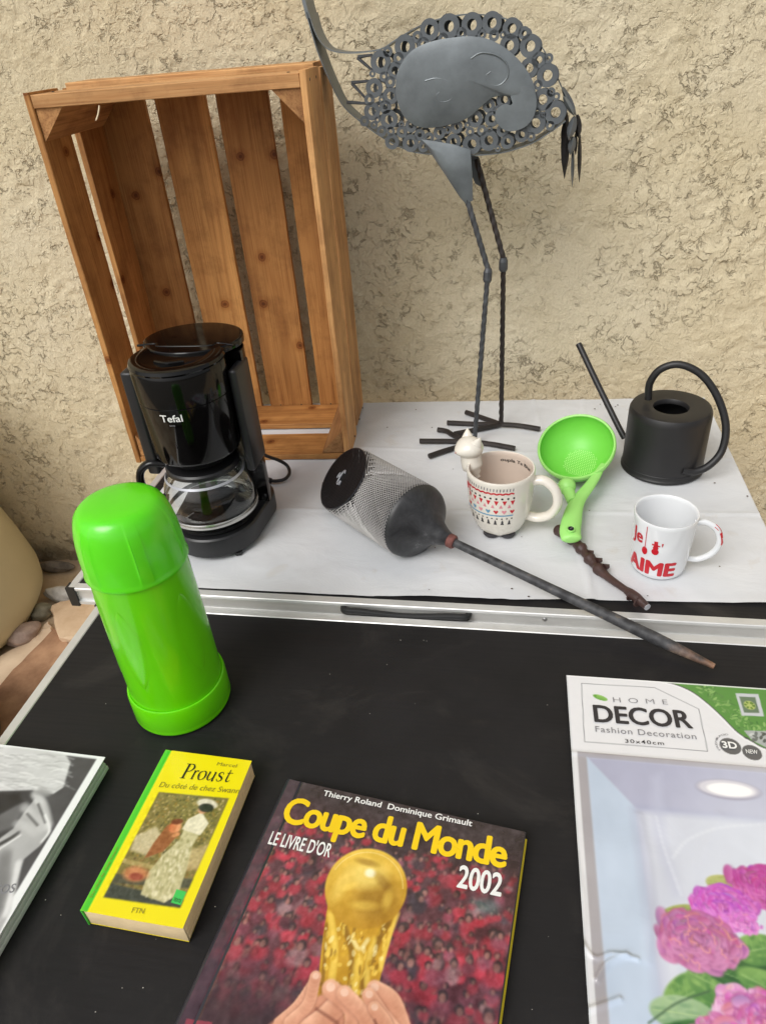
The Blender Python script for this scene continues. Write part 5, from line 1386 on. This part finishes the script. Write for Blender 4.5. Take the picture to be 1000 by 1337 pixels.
cv.poly([cc(50, 688), cc(120, 698), cc(112, 760), cc(30, 760)], (150, 60, 76), .9)
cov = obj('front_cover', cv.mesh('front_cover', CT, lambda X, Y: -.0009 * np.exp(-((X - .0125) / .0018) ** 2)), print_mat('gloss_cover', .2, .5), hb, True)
zc = CT + .0004
flat_letters('title_lettering', 'Coupe du Monde', cc(307, 152), cc(914, 278), .0275, zc, m_yellow_ink, hb, .0, .90, fat=.036)
flat_letters('author_lettering', 'Thierry Roland  Dominique Grimault', cc(420, 82), cc(824, 166), .0062, zc, m_white_ink, hb, .0, fat=.02)
flat_letters('subtitle_lettering', "LE LIVRE D'OR", cc(271, 213), cc(437, 250), .0132, zc, m_white_ink, hb, .0, fat=.022)
flat_letters('year_lettering', '2002', cc(784, 330), cc(902, 356), .0205, zc, m_white_ink, hb, .0, fat=.028)

# ---- packaged 3D picture ----------------------------------------------------
DT = .0045
tlw = at_z(739, 882, DT); ang = R(.4)
trw = at_z(1000, 896, DT); blw = at_z(757, 1337, DT)
ang = math.atan2(trw.y - tlw.y, trw.x - tlw.x) * .5 + (math.atan2(blw.y - tlw.y, blw.x - tlw.x) + math.pi / 2) * .5
W, H = .318, .470
ux = Vector((math.cos(ang), math.sin(ang), 0)); uy = Vector((-math.sin(ang), math.cos(ang), 0))
org = tlw - uy * H; f = Frame2D(org.x, org.y, ang, DT)
dp = thing('packaged_picture', 'flat packaged flower picture in clear sleeve with white header card', 'picture', (org.x, org.y, .0006), ang)
box('backing_board', .001, W - .001, .001, H - .001, 0, DT - .0008, m_white_card, dp, .0005)
cv = Canvas(W, H, .00092, (224, 224, 226))
ca_ = lambda x, y: f(730 + x / 3.7037, 870 + y / 3.7037)        # header crop
cb = lambda x, y: f(730 + x / 2.863, 870 + y / 2.863)           # whole crop
# picture panel
pTL = cb(45, 318); ytop = pTL[1]
cv.poly([(.006, 0), (W - .006, 0), (W - .006, ytop), (.006, ytop)], (168, 164, 168))
cv.poly([(.0155, 0), (W, 0), (W, ytop - .0065), (.0155, ytop - .0065)], (196, 202, 218))
iL = cb(250, 530)
cv.poly([(.0155, ytop - .0065), (W, ytop - .0065), (W, iL[1] + .002), (.058, iL[1]), ], (176, 178, 200), 1, .003)
cv.poly([(.0155, ytop - .0065), (.058, iL[1]), (.056, .0), (.0155, 0)], (190, 204, 222), 1, .003)
cv.poly([(.058, iL[1]), (W, iL[1] + .002), (W, 0), (.056, 0)], (206, 210, 222), 1, .004)
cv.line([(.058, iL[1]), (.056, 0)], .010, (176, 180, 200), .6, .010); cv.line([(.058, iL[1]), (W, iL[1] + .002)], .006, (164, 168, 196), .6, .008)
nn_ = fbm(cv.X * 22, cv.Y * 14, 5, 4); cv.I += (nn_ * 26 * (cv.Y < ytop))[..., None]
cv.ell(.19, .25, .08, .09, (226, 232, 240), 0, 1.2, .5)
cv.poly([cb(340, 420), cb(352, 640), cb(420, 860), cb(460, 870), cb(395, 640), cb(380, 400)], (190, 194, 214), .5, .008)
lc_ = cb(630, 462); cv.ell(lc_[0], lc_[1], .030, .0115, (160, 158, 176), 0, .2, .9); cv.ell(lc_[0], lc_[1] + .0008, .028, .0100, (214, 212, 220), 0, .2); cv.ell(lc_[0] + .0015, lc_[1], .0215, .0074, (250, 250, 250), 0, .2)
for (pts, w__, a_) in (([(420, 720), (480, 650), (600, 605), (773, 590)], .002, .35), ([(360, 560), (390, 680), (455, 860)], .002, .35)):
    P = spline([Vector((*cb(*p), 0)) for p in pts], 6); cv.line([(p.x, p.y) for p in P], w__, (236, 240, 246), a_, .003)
# leaves
rn = random.Random(5)
def leaf(cx, cy, L, wd_, rot, c0, c1):
    x, y = cb(cx, cy); L = L / 2.863 * .00078; wd_ = wd_ / 2.863 * .00078
    cv.ell(x, y, L, wd_, c0, rot, .12, 1, (-.3, .8, c1))
    for _ in range(40): a2 = rn.random() * 6.28; q2 = rn.random() ** .5 * .85; u2, v2 = L * q2 * math.cos(a2), wd_ * q2 * math.sin(a2); cv.ell(x + u2 * math.cos(rot) - v2 * math.sin(rot), y + u2 * math.sin(rot) + v2 * math.cos(rot), L * .12, wd_ * .12, c1 if rn.random() > .5 else c0, rot, .9, .5)
    dx, dy = math.cos(rot), math.sin(rot); cv.line([(x - dx * L * .9, y - dy * L * .9), (x + dx * L * .9, y + dy * L * .9)], .0007, (190, 214, 150), .6)
    for k in range(-3, 4):
        if k: cv.line([(x + dx * L * k * .22, y + dy * L * k * .22), (x + dx * L * (k * .22 + .15) - dy * wd_ * .7, y + dy * L * (k * .22 + .15) + dx * wd_ * .7)], .0005, (160, 196, 124), .4)
GR, GL, GD = (72, 122, 62), (136, 176, 96), (40, 80, 44)
cv.poly([cb(620, 1130), cb(700, 1080), cb(900, 1060), cb(1000, 1300), cb(700, 1260), cb(560, 1180)], (98, 132, 90), .8, .006)
leaf(800, 1120, 130, 60, -.2, GD, GR); leaf(740, 1060, 70, 45, .3, GR, GL); leaf(500, 1220, 95, 52, .5, GR, GL); leaf(570, 1190, 70, 52, -.4, GR, (150, 186, 106)); leaf(700, 1180, 120, 36, -.25, GD, GR)
leaf(460, 1300, 90, 46, 0, (124, 160, 118), (170, 196, 150)); leaf(830, 1230, 120, 50, -.4, GR, GL); leaf(880, 990, 90, 40, 1.2, GR, GL); leaf(480, 1420, 140, 60, .3, GD, GR); leaf(760, 1500, 160, 70, -.3, GR, GL)
for pts in ([(540, 1340), (620, 1260), (740, 1215), (900, 1230)], [(330, 1337), (440, 1260), (560, 1215)]):
    P = spline([Vector((*cb(*p), 0)) for p in pts], 6); cv.line([(p.x, p.y) for p in P], .0014, (70, 96, 70), .8)
leaf(620, 815, 60, 30, 0, (150, 160, 90), (190, 190, 120)); leaf(450, 925, 60, 26, .3, (120, 140, 66), (170, 176, 100))
def petals(cx, cy, rad_, dark, mid, light, n=90, veins=None):
    x0, y0 = cb(cx, cy); S_ = rad_ / 2.863 * .00060
    n = int(n * 3.2); ph = [rn.random() * 6 for _ in range(4)]
    edge_ = lambda a: 1 + .07 * math.sin(5 * a + ph[0]) + .06 * math.sin(9 * a + ph[1]) + .04 * math.sin(17 * a + ph[2])
    for k in range(n):
        t = k / n; a = rn.random() * 6.283; r = S_ * (1 - t) ** .5 * (.80 + .22 * rn.random()) * edge_(a); x = x0 + r * math.cos(a); y = y0 + r * .70 * math.sin(a)
        pr = S_ * (.20 - .08 * t) * (.6 + .9 * rn.random()); ro = a + 1.57 + rn.uniform(-.7, .7); kk = rn.random()
        c0 = tuple(m_ * (1 - kk * .5) + (light[i] if rn.random() < .55 else dark[i]) * kk * .5 for i, m_ in enumerate(mid))
        cv.ell(x - math.cos(a) * pr * .22, y - math.sin(a) * pr * .22, pr, pr * .62, dark, ro, .7, .50)
        cv.ell(x, y, pr, pr * .55, c0, ro, .35, .9, (rn.uniform(-.4, .4), .9 if math.sin(a) > 0 else -.9, light))
        if rn.random() < .35: cv.line([(x - math.sin(ro) * 0 - math.cos(ro) * pr * .8, y - math.sin(ro) * pr * .8), (x + math.cos(ro) * pr * .8, y + math.sin(ro) * pr * .8)], .0006, dark, .35)
    if veins:
        for k in range(14):
            a = rn.random() * 6.283; r = S_ * (.15 + .75 * rn.random()); pts = []
            aa = rn.random() * 6.283
            for q in range(6):
                pts.append((x0 + r * math.cos(a) + S_ * .05 * q * math.cos(aa), y0 + r * .70 * math.sin(a) + S_ * .05 * q * math.sin(aa))); aa += rn.uniform(-.8, .8)
            cv.line(pts, .0009, veins, .8)
petals(770, 830, 135, (120, 30, 96), (178, 52, 138), (222, 122, 196)); petals(900, 850, 130, (110, 24, 90), (160, 40, 120), (210, 100, 180))
petals(610, 905, 125, (130, 40, 130), (190, 70, 180), (232, 150, 224)); petals(690, 960, 60, (150, 60, 140), (206, 96, 190), (240, 170, 226), 40)
petals(520, 1025, 158, (112, 56, 92), (176, 88, 140), (218, 148, 194), 110, (232, 160, 150)); petals(700, 1285, 110, (168, 90, 150), (216, 142, 194), (246, 206, 232), 80)
petals(780, 1345, 150, (130, 50, 110), (190, 90, 150), (236, 170, 216)); petals(600, 1390, 90, (150, 60, 120), (200, 110, 160), (236, 180, 216), 60); petals(640, 1480, 170, (140, 50, 110), (200, 100, 160), (236, 170, 216))
for _ in range(900):
    x, y = rn.random() * W, rn.random() * .16
# plastic edge and header artwork
cv.blur(1)
hy0 = ytop + .001
cv.poly([(0, ytop - .0), (W, ytop - .0), (W, H), (0, H)], (226, 226, 228))
curve = [ca_(490, 75), ca_(560, 90), ca_(640, 125), ca_(720, 185), ca_(790, 250), ca_(860, 320), ca_(930, 365), ca_(1000, 400), ca_(1150, 430)]
P = [(p.x, p.y) for p in spline([Vector((*q, 0)) for q in curve], 6)]
edge = P + [(W, P[-1][1]), (W, H), (P[0][0], H)]
cv.poly(edge, (84, 140, 62))
for _ in range(220):
    a0_ = rn.random(); p = P[int(a0_ * .75 * (len(P) - 1))]; x = p[0] + .002 + abs(rn.gauss(0, .012)); y = p[1] + .003 + abs(rn.gauss(0, .008)); k = rn.random()
    cv.ell(x, y, .0030 * (.4 + rn.random()), .0008 + .0006 * rn.random(), (60 + 90 * k, 110 + 80 * k, 50 + 60 * k), rn.random() * 3, .4, .8)
cv.poly([ca_(850, 132), ca_(960, 136), ca_(988, 244), ca_(880, 240)], (196, 200, 204)); cv.poly([ca_(868, 148), ca_(945, 151), ca_(966, 228), ca_(892, 226)], (98, 120, 96))
cvx = ca_(918, 190); cv.ell(cvx[0], cvx[1], .0058, .0062, (176, 190, 110), 0, .3)
for k in range(8): cv.ell(cvx[0] + .004 * math.cos(k), cvx[1] + .004 * math.sin(k), .0016, .0012, (96, 130, 50), k, .4)
cv.poly([ca_(890, 312), ca_(1010, 315), ca_(1200, 330), ca_(1200, 440), ca_(1000, 395), ca_(930, 360)], (168, 174, 172)); 
for k in range(26): cv.ell(*ca_(900 + rn.random() * 200, 325 + rn.random() * 60), .003, .0015, rn.choice([(90, 96, 92), (206, 210, 206), (60, 66, 62)]), rn.random() * 3, .4, .8)
cv.poly(edge[-3:] + [], (84, 140, 62), 0)
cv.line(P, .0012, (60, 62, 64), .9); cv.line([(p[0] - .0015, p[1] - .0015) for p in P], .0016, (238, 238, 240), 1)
fr_ = [ca_(106, 84), ca_(460, 105), ca_(672, 208), ca_(716, 413), ca_(121, 366), ca_(106, 84)]
cv.line(fr_, .0007, (96, 98, 104), .9)
lf = ca_(197, 153); cv.ell(lf[0], lf[1], .0082, .0036, (96, 158, 62), -.35, .15, 1, (0, .9, (150, 196, 100)))
cv.poly([ca_(160, 138), ca_(180, 140), ca_(178, 156)], (96, 158, 62))
for (x, y, rr0) in ((825, 388, .0104), (930, 419, .0094)):
    q = ca_(x, y); cv.ell(q[0], q[1], rr0, rr0, (92, 92, 94), 0, .06)
cv.line([(.0006, 0), (.0006, H)], .0018, (206, 208, 210), 1); cv.line([(0, H - .0008), (W, H - .0008)], .0018, (240, 240, 240), 1)
def film(X, Y):
    z = .0005 * fbm(X * 12, Y * 8, 4) + .0010 * np.exp(-((Y - ytop + .002) / .003) ** 2)
    for pts, hh_, wd2 in (([(75, 1020), (130, 1090), (200, 1075), (290, 1095)], .0016, .0022), ([(140, 1170), (180, 1110), (250, 1080)], .0020, .0026), ([(70, 1295), (140, 1275), (225, 1245)], .0018, .0024), ([(300, 560), (340, 800), (330, 1100)], .0007, .004), ([(600, 560), (500, 800), (420, 1300)], .0006, .005), ([(60, 700), (90, 900), (80, 1100)], .0010, .003)):
        P = spline([Vector((*cb(*p), 0)) for p in pts], 6); D = np.full(X.shape, 1e9)
        for a, b in zip(P[:-1], P[1:]):
            dx, dy = b.x - a.x, b.y - a.y; t = np.clip(((X - a.x) * dx + (Y - a.y) * dy) / (dx * dx + dy * dy), 0, 1); D = np.minimum(D, np.hypot(X - a.x - t * dx, Y - a.y - t * dy))
        z = z + hh_ * np.exp(-(D / wd2) ** 2)
    return z
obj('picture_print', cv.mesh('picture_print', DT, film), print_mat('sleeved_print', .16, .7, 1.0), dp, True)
zd = DT + .0012
def seg(name, s, a, b, cap, mat, bold=0.0, space=1.0): return flat_letters(name, s, a, b, cap, zd, mat, dp, bold, space)
seg('brand_lettering', 'HOME', ca_(260, 178), ca_(524, 190), .0072, m_grey_ink, -.012, 1.9)
flat_letters('title_lettering', 'DECOR', ca_(172, 272), ca_(642, 304), .0235, zd, m_ink_soft, dp, .0, 1.0, fat=.028)
seg('subtitle_lettering', 'Fashion Decoration', ca_(174, 321), ca_(662, 358), .0078, m_grey_ink, .0, 1.1)
seg('size_lettering', '30x40cm', ca_(317, 374), ca_(505, 386), .0048, m_ink_soft, .004, 1.2)
seg('badge_lettering', '3D', ca_(788, 398), ca_(860, 404), .0082, m_white_ink, .03)
seg('badge_lettering', 'NEW', ca_(902, 425), ca_(959, 430), .0050, m_white_ink, .01)
for k, chn in enumerate('PREMIUM3D'):
    q = ca_(825, 388); a = R(205 - k * 14); p = (q[0] + .0130 * math.cos(a), q[1] + .0130 * math.sin(a)); d_ = (math.sin(a) * .0015, -math.cos(a) * .0015)
    seg('badge_lettering', chn, (p[0] - d_[0], p[1] - d_[1]), (p[0] + d_[0], p[1] + d_[1]), .0020, m_grey_ink, .0)

# ---- black and white magazine ----------------------------------------------
GT = .019
trw = at_z(138, 989, GT); brw = at_z(0, 1222, GT); ang = math.atan2(brw.y - trw.y, brw.x - trw.x) + math.pi / 2
W, H = .205, .285
ux = Vector((math.cos(ang), math.sin(ang), 0)); uy = Vector((-math.sin(ang), math.cos(ang), 0))
org = trw - uy * H - ux * W; f = Frame2D(org.x, org.y, ang, GT)
mz = thing('photo_book', 'thick paperback with black and white portrait photograph on white cover', 'book', (org.x, org.y, .0006), ang)
for k in range(3): box('page_block', .001 * (k + 1), W - .0006 * (k + 1), .001, H - .001 * (k + 1), .0005 + k * .006, .0058 + k * .006, m_wpages, mz, .0006)
box('front_board', 0, W, 0, H, GT - .0012, GT - .0004, m_white_card, mz, .0002)
cv = Canvas(W, H, .0008, (236, 238, 238)); cc = lambda x, y: f(x / 2.778, 960 + y / 2.778)
q = cc(352, 88); x1 = q[0]; y1 = q[1]
cv.poly([(.0, 0), (x1, 0), (x1, y1), (0, y1)], (72, 72, 74))
hair = [cc(-200, 60), cc(-60, 45), cc(60, 46), cc(180, 60), cc(240, 72), cc(258, 100), cc(232, 190), cc(196, 214), cc(160, 210), cc(120, 200), cc(0, 205), cc(-200, 200)]
cv.poly(hair, (206, 206, 206), 1, .002)
rn = random.Random(9)
for k in range(90):
    y = 70 + rn.random() * 125; x = -120 + rn.random() * 330; g2 = rn.choice([236, 170, 190, 150, 244])
    P = spline([Vector((*cc(x, y), 0)), Vector((*cc(x + 35, y - 8 + rn.random() * 10), 0)), Vector((*cc(x + 70, y + 8), 0))], 4); cv.line([(p.x, p.y) for p in P], .0012, (g2,) * 3, .45, .001)
cv.poly([cc(-200, 205), cc(140, 205), cc(120, 250), cc(60, 300), cc(20, 380), cc(-200, 420)], (60, 60, 62), 1, .003)
cv.poly([cc(-200, 250), cc(60, 215), cc(110, 250), cc(40, 340), cc(-200, 420)], (112, 112, 113), .8, .005)
cv.poly([cc(-200, 215), cc(70, 212), cc(90, 240), cc(0, 290), cc(-200, 330)], (34, 34, 36), .9, .004)
arm = [cc(-60, 420), cc(50, 340), cc(90, 280), cc(130, 230), cc(165, 280), cc(186, 350), cc(150, 400), cc(90, 450), cc(60, 540), cc(40, 640), cc(0, 720), cc(-120, 900)]
cv.poly(arm, (176, 176, 176), 1, .002)
for (pts, c_, w__) in (([(128, 210), (160, 260), (180, 340)], (222,) * 3, .009), ([(90, 260), (130, 300), (160, 350)], (206,) * 3, .009), ([(60, 320), (100, 335), (140, 365)], (196,) * 3, .008),
                      ([(140, 205), (185, 215)], (150,) * 3, .007), ([(100, 285), (140, 330)], (96,) * 3, .0025), ([(140, 250), (168, 320)], (90,) * 3, .0025), ([(-40, 420), (40, 375), (75, 350)], (40,) * 3, .004), ([(-40, 440), (30, 395), (80, 362)], (226,) * 3, .002),
                      ([(70, 460), (50, 560), (20, 660)], (232,) * 3, .006), ([(20, 430), (10, 540), (-20, 660)], (120,) * 3, .012), ([(165, 290), (182, 345), (150, 392)], (236,) * 3, .003)):
    P = spline([Vector((*cc(*p), 0)) for p in pts], 6) if len(pts) > 2 else [Vector((*cc(*p), 0)) for p in pts]; cv.brush([(p.x, p.y) for p in P], w__, c_, .35, .9)
cv.blur(2)
cv.I[(cv.X < x1) & (cv.Y < y1)] += (fbm(cv.X * 60, cv.Y * 60, 3)[..., None] * 22)[(cv.X < x1) & (cv.Y < y1)]
obj('front_cover', cv.mesh('front_cover', GT), print_mat('matt_cover', .3, .2), mz, True)
flat_letters('title_lettering', 'CARTOS', cc(-110, 585), cc(52, 572), .0085, GT + .0004, m_grey_ink, mz, .01)

# ------------------------------------------------------------------ left background: pot, stones, rock
pot = thing('cream_pot', 'big smooth cream pot standing on the ground left of the tables', 'pot', (-1.335, 1.035, GZ + .004), 0)
lathe('pot_body', [(0, .0), (.225, .0), (.252, .012), (.268, .040), (.270, .075), (.255, .16), (.222, .30), (.195, .42), (.17, .52), (.16, .56), (.17, .58), (.165, .59), (.15, .58), (.15, .50), (0, .45)], m_pot, pot, 96, ang=50)
lathe('pot_soil', [(0, .50), (.150, .50), (.150, .505), (0, .512)], rock_mat('potting_soil', col(40, 32, 26), col(80, 64, 50)), pot, 40)
def pebble(px, py, rx, ry, rz_, rot, label, a, b, seed, grp='stones along the foot of the cream pot'):
    p = at_z(px, py, GZ + rz_ * .6); bm = bmesh.new(); bmesh.ops.create_icosphere(bm, subdivisions=4, radius=1)
    for v in bm.verts:
        d = v.co; n = 1 + .10 * math.sin(3 * d.x + seed) + .08 * math.sin(4 * d.y + seed * 2) + .05 * math.sin(7 * d.z + 5 * d.x + seed)
        v.co = Vector((d.x * rx * n, d.y * ry * n, d.z * rz_ * n + rz_ * .8))
    o = autosmooth(obj('pebble', bm, rock_mat('pebble_stone', a, b, 40)), 80); o.location = (p.x, p.y, GZ); o.rotation_euler = (0, 0, rot)
    tag(o, label, 'stone', grp); return o
pebble(82, 778, .050, .020, .020, R(-5), 'white pointed pebble nearest the corner of the rear table', col(190, 186, 178), col(228, 224, 216), 1)
pebble(56, 800, .030, .019, .018, R(55), 'grey green oval pebble between the white and the pink stones', col(110, 108, 92), col(160, 156, 136), 2)
pebble(33, 829, .040, .026, .022, R(55), 'pinkish grey oval pebble touching the cream pot', col(150, 128, 116), col(190, 168, 154), 3)
pebble(76, 741, .040, .018, .016, R(5), 'rough dark grey stone at the foot of the wall', col(96, 88, 80), col(150, 142, 130), 4, None)
# weathered slab with split layers
def slab(name, pts, z0, z1, mat, label, seed, cat_='stone slab', bev=.006):
    rn = random.Random(seed); Q = [at_z(x, y, z1) for x, y in pts]; c = sum(Q, Vector()) / len(Q)
    bm = prism_bm([(q.x - c.x, q.y - c.y) for q in Q], 'z', z0 - GZ, z1 - GZ)
    bmesh.ops.subdivide_edges(bm, edges=bm.edges[:], cuts=4, use_grid_fill=True)
    for v in bm.verts: v.co += Vector((rn.uniform(-1, 1), rn.uniform(-1, 1), rn.uniform(-1, 1) * .6)) * .004
    bmesh.ops.triangulate(bm, faces=bm.faces)
    o = obj(name, bm, mat); o.location = (c.x, c.y, GZ); autosmooth(o, 30); return tag(o, label, cat_)
slab('stone_slab', [(66, 792), (125, 770), (160, 800), (130, 830), (78, 832)], GZ - .01, GZ + .035, rock_mat('beige_rock', col(190, 158, 124), col(222, 196, 164), 12), 'rough beige stone block half hidden behind the front table corner', 4)
slab('stone_slab', [(70, 820), (96, 845), (60, 890), (8, 960), (-60, 990), (-20, 915)], GZ - .01, GZ + .02, rock_mat('brown_layered_rock', col(112, 74, 50), col(190, 150, 116), 7, (1, 1, 1)), 'brown streaked stone edge running beside the front table', 6)
slab('paving_slab', [(-60, 850), (0, 858), (40, 832), (64, 812), (68, 822), (-20, 930), (-90, 960)], GZ - .01, GZ + .012, rock_mat('pinkish_paving', col(196, 168, 138), col(226, 204, 176), 5), 'pale pinkish paving slab below the pebbles', 8, 'paving')
bl = thing('black_bucket', 'dark rounded vessel just showing beside the lower left table edge', 'bucket', (at_z(-62, 985, GZ).x, at_z(-62, 985, GZ).y, GZ + .004), 0)
lathe('bucket_body', [(0, 0), (.07, 0), (.095, .02), (.105, .07), (.10, .11), (.094, .11), (.098, .07), (.085, .02), (0, .012)], m_black_plastic, bl, 48)

# ------------------------------------------------------------------ specks of soil and grit
def specks(name, pts, z, r, mat):
    bm = bmesh.new(); rn = random.Random(2)
    for px, py in pts:
        p = at_z(px, py, z); q = r * (.6 + rn.random() * .8)
        m = bmesh.ops.create_icosphere(bm, subdivisions=1, radius=q)
        for v in m['verts']: v.co = Vector((v.co.x * (1 + rn.random() * .5), v.co.y, v.co.z * .5)) + p + Vector((0, 0, q * .4))
    o = obj(name, bm, mat); o['kind'] = 'stuff'; return o
rn = random.Random(31)
specks('soil_crumbs', [(776, 534), (790, 532), (803, 531), (806, 529), (783, 528), (668, 520), (935, 524), (975, 648), (560, 770), (845, 778)] + [(rn.uniform(500, 960), rn.uniform(530, 780)) for _ in range(16)], ZC + .0012, .0011, rock_mat('soil', col(50, 40, 32), col(96, 80, 60)))
specks('pale_grit', [(523, 836), (557, 837), (553, 836), (60, 1175), (160, 1290)] + [(rn.uniform(60, 720), rn.uniform(820, 1330)) for _ in range(26)], .0002, .00038, rock_mat('grit', col(170, 166, 158), col(214, 210, 200)))
